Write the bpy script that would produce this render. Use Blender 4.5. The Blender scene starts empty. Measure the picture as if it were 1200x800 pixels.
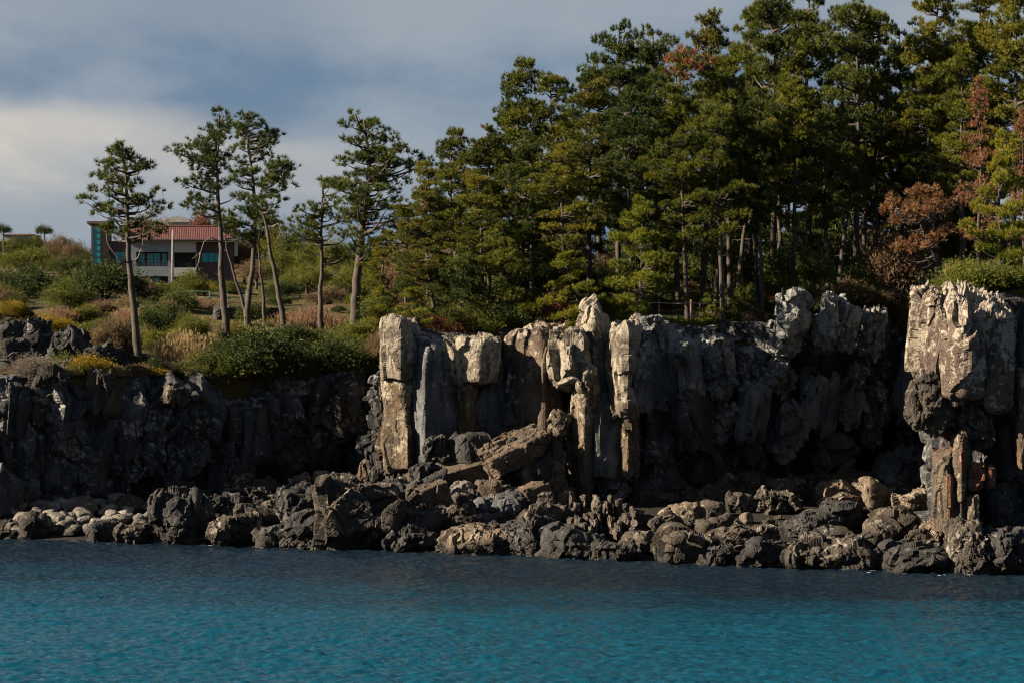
import bpy, math, random
import numpy as np
C = bpy.data.collections.new('coast'); bpy.context.scene.collection.children.link(C)
scn = bpy.context.scene
F = 3150.0; CAMZ = 12.0                       # focal length in photo pixels, eye height above the sea
rnd = random.Random(7); rng = np.random.default_rng(7)
R = math.radians

def at(px, py, Y):
    return np.array([(px-600)/F*Y, Y, CAMZ-(py-400)/F*Y])

# ---------------------------------------------------------------- numpy noise
def _h(ix, iy, iz, s):
    n = (ix.astype(np.int64)*374761393 + iy.astype(np.int64)*668265263 + iz.astype(np.int64)*2147483647*3 + s*1274126177) & 0xFFFFFFFF
    n = ((n ^ (n >> 13))*1274126177) & 0xFFFFFFFF
    n = ((n ^ (n >> 16))*2246822519) & 0xFFFFFFFF
    return ((n ^ (n >> 15)) & 0xFFFFFF).astype(np.float64)/float(0xFFFFFF)
def vnoise(p, s=0):
    i = np.floor(p); f = p-i; u = f*f*f*(f*(f*6-15)+10)
    x, y, z = i[:,0], i[:,1], i[:,2]
    def c(a, b, d): return _h(x+a, y+b, z+d, s)
    ux, uy, uz = u[:,0], u[:,1], u[:,2]
    a = c(0,0,0)*(1-ux)+c(1,0,0)*ux; b = c(0,1,0)*(1-ux)+c(1,1,0)*ux
    e = c(0,0,1)*(1-ux)+c(1,0,1)*ux; g = c(0,1,1)*(1-ux)+c(1,1,1)*ux
    return ((a*(1-uy)+b*uy)*(1-uz)+(e*(1-uy)+g*uy)*uz)*2-1
def fbm(p, octv=5, s=0, gain=.5, ridge=False):
    o = np.zeros(len(p)); a = 1.0; q = p.copy(); tot = 0
    for k in range(octv):
        n = vnoise(q, s+k*17)
        o += a*((1-2*np.abs(n)) if ridge else n); tot += a
        a *= gain; q = q*2.03+11.7
    return o/tot
def worley(p, s=0):
    i = np.floor(p); N = len(p)
    f1 = np.full(N, 9.0); f2 = np.full(N, 9.0); idv = np.zeros(N)
    for dx in (-1,0,1):
        for dy in (-1,0,1):
            for dz in (-1,0,1):
                cx, cy, cz = i[:,0]+dx, i[:,1]+dy, i[:,2]+dz
                qx = cx+_h(cx,cy,cz,s+1); qy = cy+_h(cx,cy,cz,s+2); qz = cz+_h(cx,cy,cz,s+3)
                d = np.sqrt((p[:,0]-qx)**2+(p[:,1]-qy)**2+(p[:,2]-qz)**2)
                h = _h(cx,cy,cz,s+4)
                m = d < f1
                f2 = np.where(m, f1, np.minimum(f2, d)); idv = np.where(m, h, idv); f1 = np.where(m, d, f1)
    return f1, f2, idv
def sstep(a, b, x):
    t = np.clip((x-a)/(b-a), 0, 1); return t*t*(3-2*t)

# ---------------------------------------------------------------- mesh helpers
def mesh_of(name, V, faces, smooth=False, mats=(), midx=None):
    """faces: (n,k) array or list of such arrays"""
    if isinstance(faces, np.ndarray): faces = [faces]
    faces = [f for f in faces if len(f)]
    me = bpy.data.meshes.new(name)
    V = np.asarray(V, dtype=np.float32)
    me.vertices.add(len(V)); me.vertices.foreach_set('co', V.ravel())
    tot = np.concatenate([np.full(len(f), f.shape[1], np.int32) for f in faces])
    loops = np.concatenate([f.ravel() for f in faces]).astype(np.int32)
    me.loops.add(len(loops)); me.loops.foreach_set('vertex_index', loops)
    me.polygons.add(len(tot))
    me.polygons.foreach_set('loop_start', np.concatenate([[0], np.cumsum(tot)[:-1]]).astype(np.int32))
    if midx is not None: me.polygons.foreach_set('material_index', np.asarray(midx, np.int32))
    me.update(calc_edges=True); me.validate()
    me.polygons.foreach_set('use_smooth', np.full(len(me.polygons), bool(smooth)))
    for m in mats: me.materials.append(m)
    return me
def obj(name, me, parent=None, loc=(0,0,0)):
    o = bpy.data.objects.new(name, me); C.objects.link(o); o.location = loc
    if parent is not None: o.parent = parent
    return o
def tag(o, label, cat, group=None):
    o['label'] = label; o['category'] = cat
    if group: o['group'] = group
    return o
def empty(name, loc, label, cat, group=None, rz=0):
    o = obj(name, None, None, loc); o.rotation_euler = (0,0,rz); o.empty_display_size = .2
    return tag(o, label, cat, group)
class MB:
    def __init__(s): s.v = []; s.q = []; s.t = []; s.n = 0
    def add(s, V, Q=None, T=None):
        V = np.asarray(V, float).reshape(-1,3); s.v.append(V)
        if Q is not None and len(Q): s.q.append(np.asarray(Q, int)+s.n)
        if T is not None and len(T): s.t.append(np.asarray(T, int)+s.n)
        s.n += len(V)
    def box(s, x0,x1,y0,y1,z0,z1):
        V = [(x,y,z) for z in (z0,z1) for y in (y0,y1) for x in (x0,x1)]
        s.add(V, [(0,2,3,1),(4,5,7,6),(0,1,5,4),(2,6,7,3),(0,4,6,2),(1,3,7,5)])
    def tube(s, pts, rad, n=6, cap=True):
        pts = np.asarray(pts, float); m = len(pts); rad = np.broadcast_to(np.asarray(rad, float), (m,))
        d = np.gradient(pts, axis=0); d /= np.linalg.norm(d, axis=1)[:,None]+1e-9
        ref = np.array([0,1,0.]) if abs(d[0,1]) < .8 else np.array([1.,0,0])
        a = np.cross(d, ref); a /= np.linalg.norm(a, axis=1)[:,None]+1e-9
        b = np.cross(d, a)
        th = np.arange(n)*2*np.pi/n
        V = pts[:,None,:]+rad[:,None,None]*(np.cos(th)[None,:,None]*a[:,None,:]+np.sin(th)[None,:,None]*b[:,None,:])
        V = V.reshape(-1,3)
        Q = [(i*n+j, i*n+(j+1)%n, (i+1)*n+(j+1)%n, (i+1)*n+j) for i in range(m-1) for j in range(n)]
        s.add(V, Q)
        if cap:
            k = s.n; s.add([pts[0], pts[-1]])
            base = k-m*n
            s.t.append(np.array([(k, base+(j+1)%n, base+j) for j in range(n)]+[(k+1, base+(m-1)*n+j, base+(m-1)*n+(j+1)%n) for j in range(n)], int))
    def faces(s):
        f = []
        if s.q: f.append(np.concatenate(s.q))
        if s.t: f.append(np.concatenate(s.t))
        return f
    def mesh(s, name, mat, smooth=False): return mesh_of(name, np.concatenate(s.v), s.faces(), smooth, [mat] if mat else [])
    def build(s, name, mat, parent=None, loc=(0,0,0), smooth=False): return obj(name, s.mesh(name, mat, smooth), parent, loc)
def copy_tree(o, parent=None):
    c = o.copy(); C.objects.link(c)
    if parent is not None: c.parent = parent
    for ch in o.children: copy_tree(ch, c)
    return c

# ---------------------------------------------------------------- materials
class NT:
    def __init__(s, name):
        s.m = bpy.data.materials.new(name); s.m.use_nodes = True; s.t = s.m.node_tree; s.N = s.t.nodes; s.L = s.t.links
        s.b = s.N['Principled BSDF']
    def n(s, typ, **kw):
        nd = s.N.new(typ)
        for k, v in kw.items():
            if k.startswith('_'): setattr(nd, k[1:], v)
            else: nd.inputs[k.replace('__',' ')].default_value = v
        return nd
    def l(s, a, b): s.L.new(a, b)
    def pos(s, scale=(1,1,1), obj=False):
        g = s.n('ShaderNodeTexCoord').outputs['Object'] if obj else s.n('ShaderNodeNewGeometry').outputs['Position']
        mp = s.n('ShaderNodeMapping'); mp.inputs['Scale'].default_value = scale
        s.l(g, mp.inputs['Vector']); return mp.outputs[0]
    def noise(s, vec, scale, detail=5, rough=.55, dist=0):
        n = s.n('ShaderNodeTexNoise', Scale=scale, Detail=detail, Roughness=rough, Distortion=dist); s.l(vec, n.inputs['Vector']); return n.outputs['Fac']
    def ramp(s, fac, stops):
        r = s.n('ShaderNodeValToRGB'); e = r.color_ramp.elements
        while len(e) < len(stops): e.new(.5)
        for k, (p, c) in enumerate(stops):
            e[k].position = p; e[k].color = (*c, 1) if len(c) == 3 else c
        s.l(fac, r.inputs[0]); return r.outputs[0]
    def mix(s, fac, a, b, mode='MIX'):
        m = s.n('ShaderNodeMix', _data_type='RGBA', _blend_type=mode)
        for sock, v in ((m.inputs[0], fac), (m.inputs[6], a), (m.inputs[7], b)):
            if isinstance(v, bpy.types.NodeSocket): s.l(v, sock)
            else: sock.default_value = v if not isinstance(v, tuple) else (*v, 1)[:4]
        return m.outputs[2]
    def math(s, op, a, b=0.0, c=0.0, clamp=False):
        m = s.n('ShaderNodeMath', _operation=op, _use_clamp=clamp)
        for k, v in enumerate((a, b, c)):
            if isinstance(v, bpy.types.NodeSocket): s.l(v, m.inputs[k])
            else: m.inputs[k].default_value = v
        return m.outputs[0]
    def bump(s, h, strength, dist, prev=None):
        b = s.n('ShaderNodeBump', Strength=strength, Distance=dist); s.l(h, b.inputs['Height'])
        if prev is not None: s.l(prev, b.inputs['Normal'])
        return b.outputs[0]
def gray(v): return (v, v, v)
def rock_mat(name, dark, mid, pale, pale_at=.62, pale_w=.06, streak=.5, stain=(.10,.05,.025), stain_at=.66, lich=None):
    t = NT(name); P1 = t.pos(); PS = t.pos((1,1,.13))
    n1 = t.noise(P1, .55, 7, .6); n2 = t.noise(PS, 1.6, 6, .6, .3); n3 = t.noise(P1, 2.3, 8, .68, .4); n4 = t.noise(P1, 9, 5, .7)
    col = t.ramp(n1, [(.34, dark), (.62, mid)])
    col = t.mix(t.math('MULTIPLY', t.ramp(n2, [(.42, gray(0)), (.66, gray(1))]), streak), col, tuple(c*.45 for c in dark))
    col = t.mix(t.ramp(t.noise(PS, .9, 5, .6), [(stain_at, gray(0)), (stain_at+.08, gray(.8))]), col, stain)
    if pale:
        msk = t.math('ADD', t.math('MULTIPLY', n3, .65), t.math('MULTIPLY', t.noise(P1, .45, 3, .5), .35))
        if lich:                                  # lichen grows thick on the weathered upper part of the face
            zs = t.n('ShaderNodeSeparateXYZ'); t.l(P1, zs.inputs[0])
            ml = t.n('ShaderNodeMapRange'); ml.inputs[1].default_value = lich[0]; ml.inputs[2].default_value = lich[1]; ml.inputs[3].default_value = -.10; ml.inputs[4].default_value = .09
            t.l(zs.outputs['Z'], ml.inputs[0]); msk = t.math('ADD', msk, ml.outputs[0])
        col = t.mix(t.ramp(msk, [(pale_at-pale_w, gray(0)), (pale_at, gray(1))]), col, pale)
    sp = t.ramp(n4, [(.28, gray(.40)), (.5, gray(.95)), (.72, gray(1.35))])
    col = t.mix(.8, col, sp, 'MULTIPLY')
    # tide mark: dark weed and wet stone just above the sea
    z = t.n('ShaderNodeSeparateXYZ'); g = t.n('ShaderNodeNewGeometry'); t.l(g.outputs['Position'], z.inputs[0])
    zz = t.math('ADD', z.outputs['Z'], t.math('MULTIPLY', t.math('SUBTRACT', n1, .5), 1.2))
    mr = t.n('ShaderNodeMapRange'); mr.inputs[1].default_value = .35; mr.inputs[2].default_value = 1.05; t.l(zz, mr.inputs[0])
    col = t.mix(mr.outputs[0], (.022,.019,.017), col)
    t.l(col, t.b.inputs['Base Color'])
    rg = t.n('ShaderNodeMapRange'); rg.inputs[1].default_value = .1; rg.inputs[2].default_value = .6; rg.inputs[3].default_value = .45; rg.inputs[4].default_value = .9
    t.l(zz, rg.inputs[0]); t.l(rg.outputs[0], t.b.inputs['Roughness'])
    t.b.inputs['Specular IOR Level'].default_value = .3
    b = t.bump(t.noise(P1, 3.2, 9, .7, .2), .75, .28); b = t.bump(n4, .6, .06, b)
    v = t.n('ShaderNodeTexVoronoi', _feature='DISTANCE_TO_EDGE', Scale=1.1); 
    wv = t.n('ShaderNodeVectorMath', _operation='ADD'); t.l(t.pos((1,1,.45)), wv.inputs[0])
    nz = t.n('ShaderNodeTexNoise', Scale=1.3, Detail=3); t.l(P1, nz.inputs['Vector']); t.l(nz.outputs['Color'], wv.inputs[1]); t.l(wv.outputs[0], v.inputs['Vector'])
    b = t.bump(t.ramp(v.outputs['Distance'], [(0, gray(0)), (.05, gray(1))]), .5, .07, b)
    t.l(b, t.b.inputs['Normal'])
    return t.m
def leaf_mat(name, c0, c1, c2=None, transl=.25, scale=.55, var=.35):
    t = NT(name); P1 = t.pos()
    col = t.ramp(t.noise(P1, scale, 4, .6), [(.35, c0), (.62, c1)])
    if c2: col = t.mix(t.ramp(t.noise(P1, scale*1.7, 3, .6), [(.62, gray(0)), (.68, gray(.85))]), col, c2)
    oi = t.n('ShaderNodeObjectInfo')
    hs = t.n('ShaderNodeHueSaturation'); t.l(col, hs.inputs['Color'])
    t.l(t.math('MULTIPLY_ADD', oi.outputs['Random'], var, 1-var/2), hs.inputs['Value'])
    t.l(t.math('MULTIPLY_ADD', oi.outputs['Random'], -.03, .515), hs.inputs['Hue'])
    t.l(hs.outputs[0], t.b.inputs['Base Color']); t.b.inputs['Roughness'].default_value = .65
    t.b.inputs['Specular IOR Level'].default_value = .25
    tr = t.n('ShaderNodeBsdfTranslucent'); t.l(hs.outputs[0], tr.inputs['Color'])
    mx = t.n('ShaderNodeMixShader'); mx.inputs[0].default_value = transl
    t.l(t.b.outputs[0], mx.inputs[1]); t.l(tr.outputs[0], mx.inputs[2]); t.l(mx.outputs[0], t.N['Material Output'].inputs['Surface'])
    return t.m
def plain(name, col, rough=.7, metal=0, bump=0, var=.25, scale=2.0):
    t = NT(name); n = t.noise(t.pos(), scale, 5, .6)
    t.l(t.ramp(n, [(.3, tuple(c*(1-var) for c in col)), (.7, tuple(min(1, c*(1+var*.6)) for c in col))]), t.b.inputs['Base Color'])
    t.b.inputs['Roughness'].default_value = rough; t.b.inputs['Metallic'].default_value = metal
    if bump: t.l(t.bump(t.noise(t.pos(), scale*8, 6, .65), bump, .05), t.b.inputs['Normal'])
    return t.m
M = {}
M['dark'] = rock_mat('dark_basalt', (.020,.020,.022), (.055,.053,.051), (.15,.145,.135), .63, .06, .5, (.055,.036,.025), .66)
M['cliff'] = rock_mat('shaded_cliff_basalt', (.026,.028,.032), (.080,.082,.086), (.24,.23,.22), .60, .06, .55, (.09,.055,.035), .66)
M['bluegrey'] = rock_mat('blue_grey_basalt', (.048,.052,.057), (.15,.152,.155), (.24,.24,.23), .595, .06, .6, (.10,.07,.045), .68, (6,14))
M['brown'] = rock_mat('brown_basalt', (.060,.045,.034), (.135,.100,.072), (.29,.25,.20), .60, .06, .5, (.085,.05,.028), .60, (8,13))
M['tan'] = rock_mat('tan_weathered_basalt', (.055,.042,.030), (.145,.112,.076), (.31,.27,.20), .575, .09, .7, (.13,.075,.032), .58, (4,13))
M['pale'] = rock_mat('lichen_white_rock', (.065,.054,.042), (.145,.120,.092), (.275,.243,.192), .555, .10, .55, (.10,.065,.038), .60, (7,14.5))
M['mottled'] = rock_mat('mottled_lichen_rock', (.070,.050,.040), (.140,.105,.082), (.30,.265,.215), .565, .05, .35, (.12,.07,.05), .62, (4,15.5))
M['orange'] = rock_mat('rusty_column_rock', (.05,.040,.030), (.125,.100,.070), (.27,.23,.18), .60, .06, .5, (.185,.078,.045), .50)
M['boulder'] = rock_mat('shore_boulder_rock', (.023,.020,.018), (.078,.064,.050), (.22,.195,.16), .605, .06, .15, (.07,.045,.028), .68)
M['boulder_tan'] = rock_mat('tan_boulder_rock', (.060,.046,.035), (.155,.120,.087), (.28,.245,.195), .60, .07, .1, (.13,.07,.042), .64)
M['cobble'] = rock_mat('pale_cobble_stone', (.085,.078,.070), (.185,.168,.146), (.33,.31,.27), .62, .1, 0, (.14,.095,.06), .62)
M['bark'] = plain('pine_bark', (.050,.039,.032), .9, 0, .8, .55, 1.6)
M['bark_pale'] = plain('dead_grey_branch', (.15,.125,.105), .85, 0, .5, .3, 3)
M['pine'] = leaf_mat('pine_needles', (.036,.056,.007), (.138,.137,.010), (.19,.145,.014), .28)
M['pine_dark'] = leaf_mat('deep_green_pine_needles', (.023,.040,.009), (.076,.094,.012), (.12,.105,.014), .28)
M['pine_bright'] = leaf_mat('young_bright_pine_needles', (.060,.088,.008), (.18,.18,.013), (.21,.17,.015), .33)
M['pine_mixed'] = leaf_mat('browning_pine_needles', (.042,.056,.009), (.118,.112,.013), (.28,.13,.035), .28)
M['dead'] = leaf_mat('dead_rust_needles', (.13,.055,.030), (.27,.115,.058), (.31,.16,.085), .3)
M['leaf_dark'] = leaf_mat('dark_evergreen_leaves', (.020,.034,.009), (.065,.085,.014), None, .2, .8)
M['leaf_green'] = leaf_mat('mid_green_leaves', (.040,.062,.010), (.140,.145,.018), (.19,.15,.02), .25, .8)
M['leaf_yellow'] = leaf_mat('yellow_blossom_leaves', (.13,.10,.012), (.32,.22,.012), None, .25, .9)
M['leaf_brown'] = leaf_mat('dry_brown_leaves', (.075,.052,.030), (.175,.125,.065), (.11,.10,.03), .2, .9)
M['leaf_grey'] = leaf_mat('bare_grey_twigs', (.10,.085,.065), (.21,.18,.135), (.09,.09,.04), .15, .9)
M['leaf_rust'] = leaf_mat('rust_red_leaves', (.09,.040,.022), (.20,.085,.04), (.10,.09,.03), .2, .9)
M['reed'] = leaf_mat('dry_reed_straw', (.22,.15,.075), (.40,.29,.155), None, .3, 1.2)
M['pinkreed'] = leaf_mat('dry_pinkish_grass', (.17,.105,.065), (.30,.19,.115), None, .3, 1.2)
# ---------------------------------------------------------------- terrain functions
_yc = [(-400,165),(-200,167),(0,169),(150,175),(452,184),(472,165.4),(600,166.4),(664,165.6),(700,164.6),(742,164.4),(900,169),(1040,176),(1096,172),(1106,150.5),(1250,149),(1600,147)]
_yw = [(-400,168),(0,164),(250,158.5),(400,155.5),(600,151.5),(800,146),(1000,141.5),(1200,138),(1600,134)]
_zf = [(-400,1.2),(0,1.3),(300,2.2),(430,3.4),(520,5.4),(640,5.6),(680,2.4),(900,3.0),(1050,3.0),(1095,1.3),(1250,1.3)]
_zt = [(-400,9.8),(0,9.3),(100,9.7),(300,9.2),(444,9.5),(466,12.0),(600,12.2),(680,12.6),(900,12.9),(1000,14.0),(1050,13.6),(1085,14.2),(1250,14.2)]
def ip(tab, x): return np.interp(x, [a for a,_ in tab], [b for _,b in tab])
def ground(X, Y):
    X = np.asarray(X, float); Y = np.asarray(Y, float)
    px = X*F/np.maximum(Y, 20)+600
    yc = ip(_yc, px); yw = ip(_yw, px); zf = ip(_zf, px); zt = ip(_zt, px)
    e = Y-yc; t = (Y-yw)/(yc-yw)
    beach = np.where(t < 0, np.maximum(-5, (Y-yw)*.28), zf*np.clip(t,0,1)**1.15)
    pL = np.interp(e, [0,8,25,130,330,700,2500], [0,.6,3.1,9.0,18.5,24,30])
    pR = np.interp(e, [0,4,30,100,330,700,2500], [0,.7,3.2,5.5,14,20,28])
    top = zt+pL+(pR-pL)*sstep(430,520,px)
    s = X.shape; q = np.stack([X.ravel(), Y.ravel(), np.zeros(X.size)], 1)
    n1 = fbm(q*.11, 3, 5).reshape(s); n2 = fbm(q*.6, 3, 9).reshape(s)
    top = top+sstep(1,8,e)*(n1*.9+n2*.22)*(1-.45*sstep(70,120,e)*(1-sstep(160,260,e))+.4*sstep(200,300,e))
    return beach+(top-beach)*sstep(.6,2.2,e)
def g1(x, y): return float(ground(np.array([x]), np.array([y]))[0])
def hit(px, py, y0=None, y1=700):
    """where the line of sight through a photo pixel meets the land"""
    if y0 is None: y0 = float(ip(_yc, px))+2.4
    Y = np.arange(y0, y1, .4); X = (px-600)/F*Y; Z = CAMZ-(py-400)/F*Y
    k = np.argmax(ground(X, Y) >= Z)
    if not (ground(X, Y) >= Z).any(): k = len(Y)-1
    return np.array([X[k], Y[k], float(ground(X[k:k+1], Y[k:k+1])[0])])
def hit_beach(px, py):
    yw = float(ip(_yw, px)); yc = float(ip(_yc, px))
    Y = np.arange(yw-1.5, yc+.5, .1); X = (px-600)/F*Y; Z = CAMZ-(py-400)/F*Y
    ok = np.maximum(ground(X, Y), 0) >= Z
    k = int(np.argmax(ok)) if ok.any() else len(Y)-1
    return X[k], Y[k], Z[k]

# ---------------------------------------------------------------- ground sheet
def axis(segs):
    out = [segs[0][0]]
    for a, b, st in segs: out += list(np.linspace(a, b, max(2, int(round((b-a)/st))+1))[1:])
    return np.array(out)
gx = axis([(-3200,-400,200),(-400,-120,14),(-120,-60,1.5),(-60,50,.42),(50,120,2),(120,400,14),(400,3200,200)])
gy = axis([(-60,110,10),(110,134,2),(134,215,.36),(215,330,.9),(330,520,3),(520,900,14),(900,3200,115)])
GX, GY = np.meshgrid(gx, gy); GZ = ground(GX, GY)
nx, ny = len(gx), len(gy)
idx = np.arange(nx*ny).reshape(ny, nx)
Q = np.stack([idx[:-1,:-1], idx[:-1,1:], idx[1:,1:], idx[1:,:-1]], -1).reshape(-1,4)
t = NT('headland_soil'); P1 = t.pos()
n1 = t.noise(P1, .16, 6, .62); n2 = t.noise(P1, 1.1, 6, .65); n3 = t.noise(P1, .34, 4, .6)
col = t.ramp(n1, [(.34,(.030,.034,.011)), (.46,(.060,.058,.018)), (.56,(.10,.075,.034)), (.68,(.060,.040,.025))])
col = t.mix(t.ramp(n3, [(.56, gray(0)), (.66, gray(.8))]), col, (.11,.060,.034))
col = t.mix(.75, col, t.ramp(n2, [(.3, gray(.5)), (.7, gray(1.2))]), 'MULTIPLY')
sp = t.n('ShaderNodeSeparateXYZ'); t.l(P1, sp.inputs[0])
mr = t.n('ShaderNodeMapRange'); mr.inputs[1].default_value = 5.5; mr.inputs[2].default_value = 8; t.l(sp.outputs['Z'], mr.inputs[0])
col = t.mix(mr.outputs[0], (.022,.020,.018), col)
t.l(col, t.b.inputs['Base Color']); t.b.inputs['Roughness'].default_value = .95; t.b.inputs['Specular IOR Level'].default_value = .15
t.l(t.bump(t.noise(P1, 2.4, 8, .7), .9, .35), t.b.inputs['Normal'])
go = obj('ground', mesh_of('ground', np.stack([GX.ravel(), GY.ravel(), GZ.ravel()], 1), Q, True, [t.m])); go['kind'] = 'structure'

# ---------------------------------------------------------------- sea
wx = axis([(-3200,-400,200),(-400,-60,12),(-60,-40,.8),(-40,42,.115),(42,60,.8),(60,400,12),(400,3200,200)])
wy = axis([(-700,-100,100),(-100,60,8),(60,84,1),(84,168,.125),(168,240,6)])
WX, WY = np.meshgrid(wx, wy); WZ = np.zeros_like(WX)
q = np.stack([WX.ravel(), WY.ravel(), np.zeros(WX.size)], 1)
gust = .65+.55*fbm(q*np.array([.03,.075,1]), 3, 41).reshape(WX.shape)
wr = np.random.default_rng(3)
for k in range(90):
    lam = .38*(4.2)**(wr.random()**1.8); a = wr.normal(R(84), R(26)); kk = 2*np.pi/lam
    WZ += (.0105*lam**.7)*np.sin(kk*(np.cos(a)*WX+np.sin(a)*WY)+wr.random()*6.28)
fade = sstep(-58,-42,WX)*(1-sstep(44,58,WX))*sstep(62,84,WY)*(1-sstep(166,172,WY))
WZ = WZ*fade*np.clip(gust,.3,1.5)
ix = np.arange(WX.size).reshape(WX.shape)
Q = np.stack([ix[:-1,:-1], ix[:-1,1:], ix[1:,1:], ix[1:,:-1]], -1).reshape(-1,4)
t = NT('sea_water'); P1 = t.pos((.55,1,1)); PB = t.pos((.022,.10,1))
nb = t.noise(PB, 1, 4, .55)
sp = t.n('ShaderNodeSeparateXYZ'); g = t.n('ShaderNodeNewGeometry'); t.l(g.outputs['Position'], sp.inputs[0])
# turquoise further out; near shore the cliff's dark reflection is painted into the colour
sh = t.math('ADD', sp.outputs['Y'], t.math('MULTIPLY', sp.outputs['X'], .36))
sh = t.math('ADD', sh, t.math('MULTIPLY', t.math('SUBTRACT', nb, .5), 44))
mr = t.n('ShaderNodeMapRange'); mr.inputs[1].default_value = 113; mr.inputs[2].default_value = 135; t.l(sh, mr.inputs[0])
col = t.mix(mr.outputs[0], (.002,.043,.074), (.005,.012,.021))
t.l(col, t.b.inputs['Base Color']); t.b.inputs['Roughness'].default_value = .05; t.b.inputs['IOR'].default_value = 1.333
b = t.bump(t.noise(P1, 5.0, 4, .65, .3), .8, .08); b = t.bump(t.noise(P1, 11, 3, .6), .3, .02, b)
t.l(b, t.b.inputs['Normal'])
wo = obj('sea', mesh_of('sea', np.stack([WX.ravel(), WY.ravel(), WZ.ravel()], 1), Q, True, [t.m])); wo['kind'] = 'structure'

fr = np.random.default_rng(12); mbv = []; mbq = []                       # scraps of foam where the swell laps the stones
cl = fr.uniform(0,1200,26)
for k in range(70):
    px = cl[k % 26]+fr.normal(0,11); Yb = float(ip(_yw, px))-abs(fr.normal(0,.9))-.1; x = (px-600)/F*Yb; w = fr.uniform(.06,.26); dd = fr.uniform(.05,.2); n = 9
    th = np.arange(n)*2*np.pi/n; rr = fr.uniform(.45,1.1,n); mbq.append(np.arange(n)+len(mbv)*n)
    mbv.append(np.stack([x+np.cos(th)*w*rr, Yb+np.sin(th)*dd*rr, np.full(n, .05)], 1))
t = NT('sea_foam'); t.b.inputs['Base Color'].default_value = (.32,.34,.35,1); t.b.inputs['Roughness'].default_value = .8
fo = obj('foam', mesh_of('foam', np.concatenate(mbv), np.array(mbq), False, [t.m])); fo['kind'] = 'stuff'; fo['label'] = 'scraps of white foam along the foot of the shore rocks'; fo['category'] = 'foam'

# ---------------------------------------------------------------- rock shapes
def cubegrid(n3):
    nx, ny, nz = n3; ids = []; quads = []
    def face(axis, side):
        a, b = [(1,2),(0,2),(0,1)][axis]; na, nb = n3[a], n3[b]
        A, B = np.meshgrid(np.arange(na+1), np.arange(nb+1), indexing='ij')
        c = [None]*3; c[a] = A; c[b] = B; c[axis] = np.full_like(A, side*n3[axis])
        lin = (c[0]*(ny+1)+c[1])*(nz+1)+c[2]
        q = np.stack([lin[:-1,:-1], lin[1:,:-1], lin[1:,1:], lin[:-1,1:]], -1).reshape(-1,4)
        if (side == 0) != (axis == 1): q = q[:, ::-1]
        quads.append(q)
    for ax in range(3):
        for sd in (0,1): face(ax, sd)
    q = np.concatenate(quads); u, inv = np.unique(q, return_inverse=True)
    z = u % (nz+1); y = (u//(nz+1)) % (ny+1); x = u//((nz+1)*(ny+1))
    p = np.stack([x/nx, y/ny, z/nz], 1)*2-1
    return p, inv.reshape(-1,4)
def facets(p, s=0):
    """each cell of broken rock gets its own flat, tilted face"""
    i = np.floor(p); N = len(p); f1 = np.full(N, 9.0); f2 = np.full(N, 9.0); D = np.zeros(N)
    for dx in (-1,0,1):
        for dy in (-1,0,1):
            for dz in (-1,0,1):
                c = (i[:,0]+dx, i[:,1]+dy, i[:,2]+dz)
                q = np.stack([c[k]+_h(*c, s+1+k) for k in range(3)], 1); dv = p-q; d = np.sqrt((dv*dv).sum(1))
                m = d < f1; f2 = np.where(m, f1, np.minimum(f2, d))
                v = (_h(*c, s+4)-.5)+.75*((_h(*c, s+5)*2-1)*dv[:,0]+(_h(*c, s+6)*2-1)*dv[:,1]+(_h(*c, s+7)*2-1)*dv[:,2])
                D = np.where(m, v, D); f1 = np.where(m, d, f1)
    return D, f2-f1
def vnormals(V, Q):
    n = np.cross(V[Q[:,2]]-V[Q[:,0]], V[Q[:,3]]-V[Q[:,1]]); o = np.zeros_like(V)
    for k in range(4): np.add.at(o, Q[:,k], n)
    return o/(np.linalg.norm(o, axis=1)[:,None]+1e-12)
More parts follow.
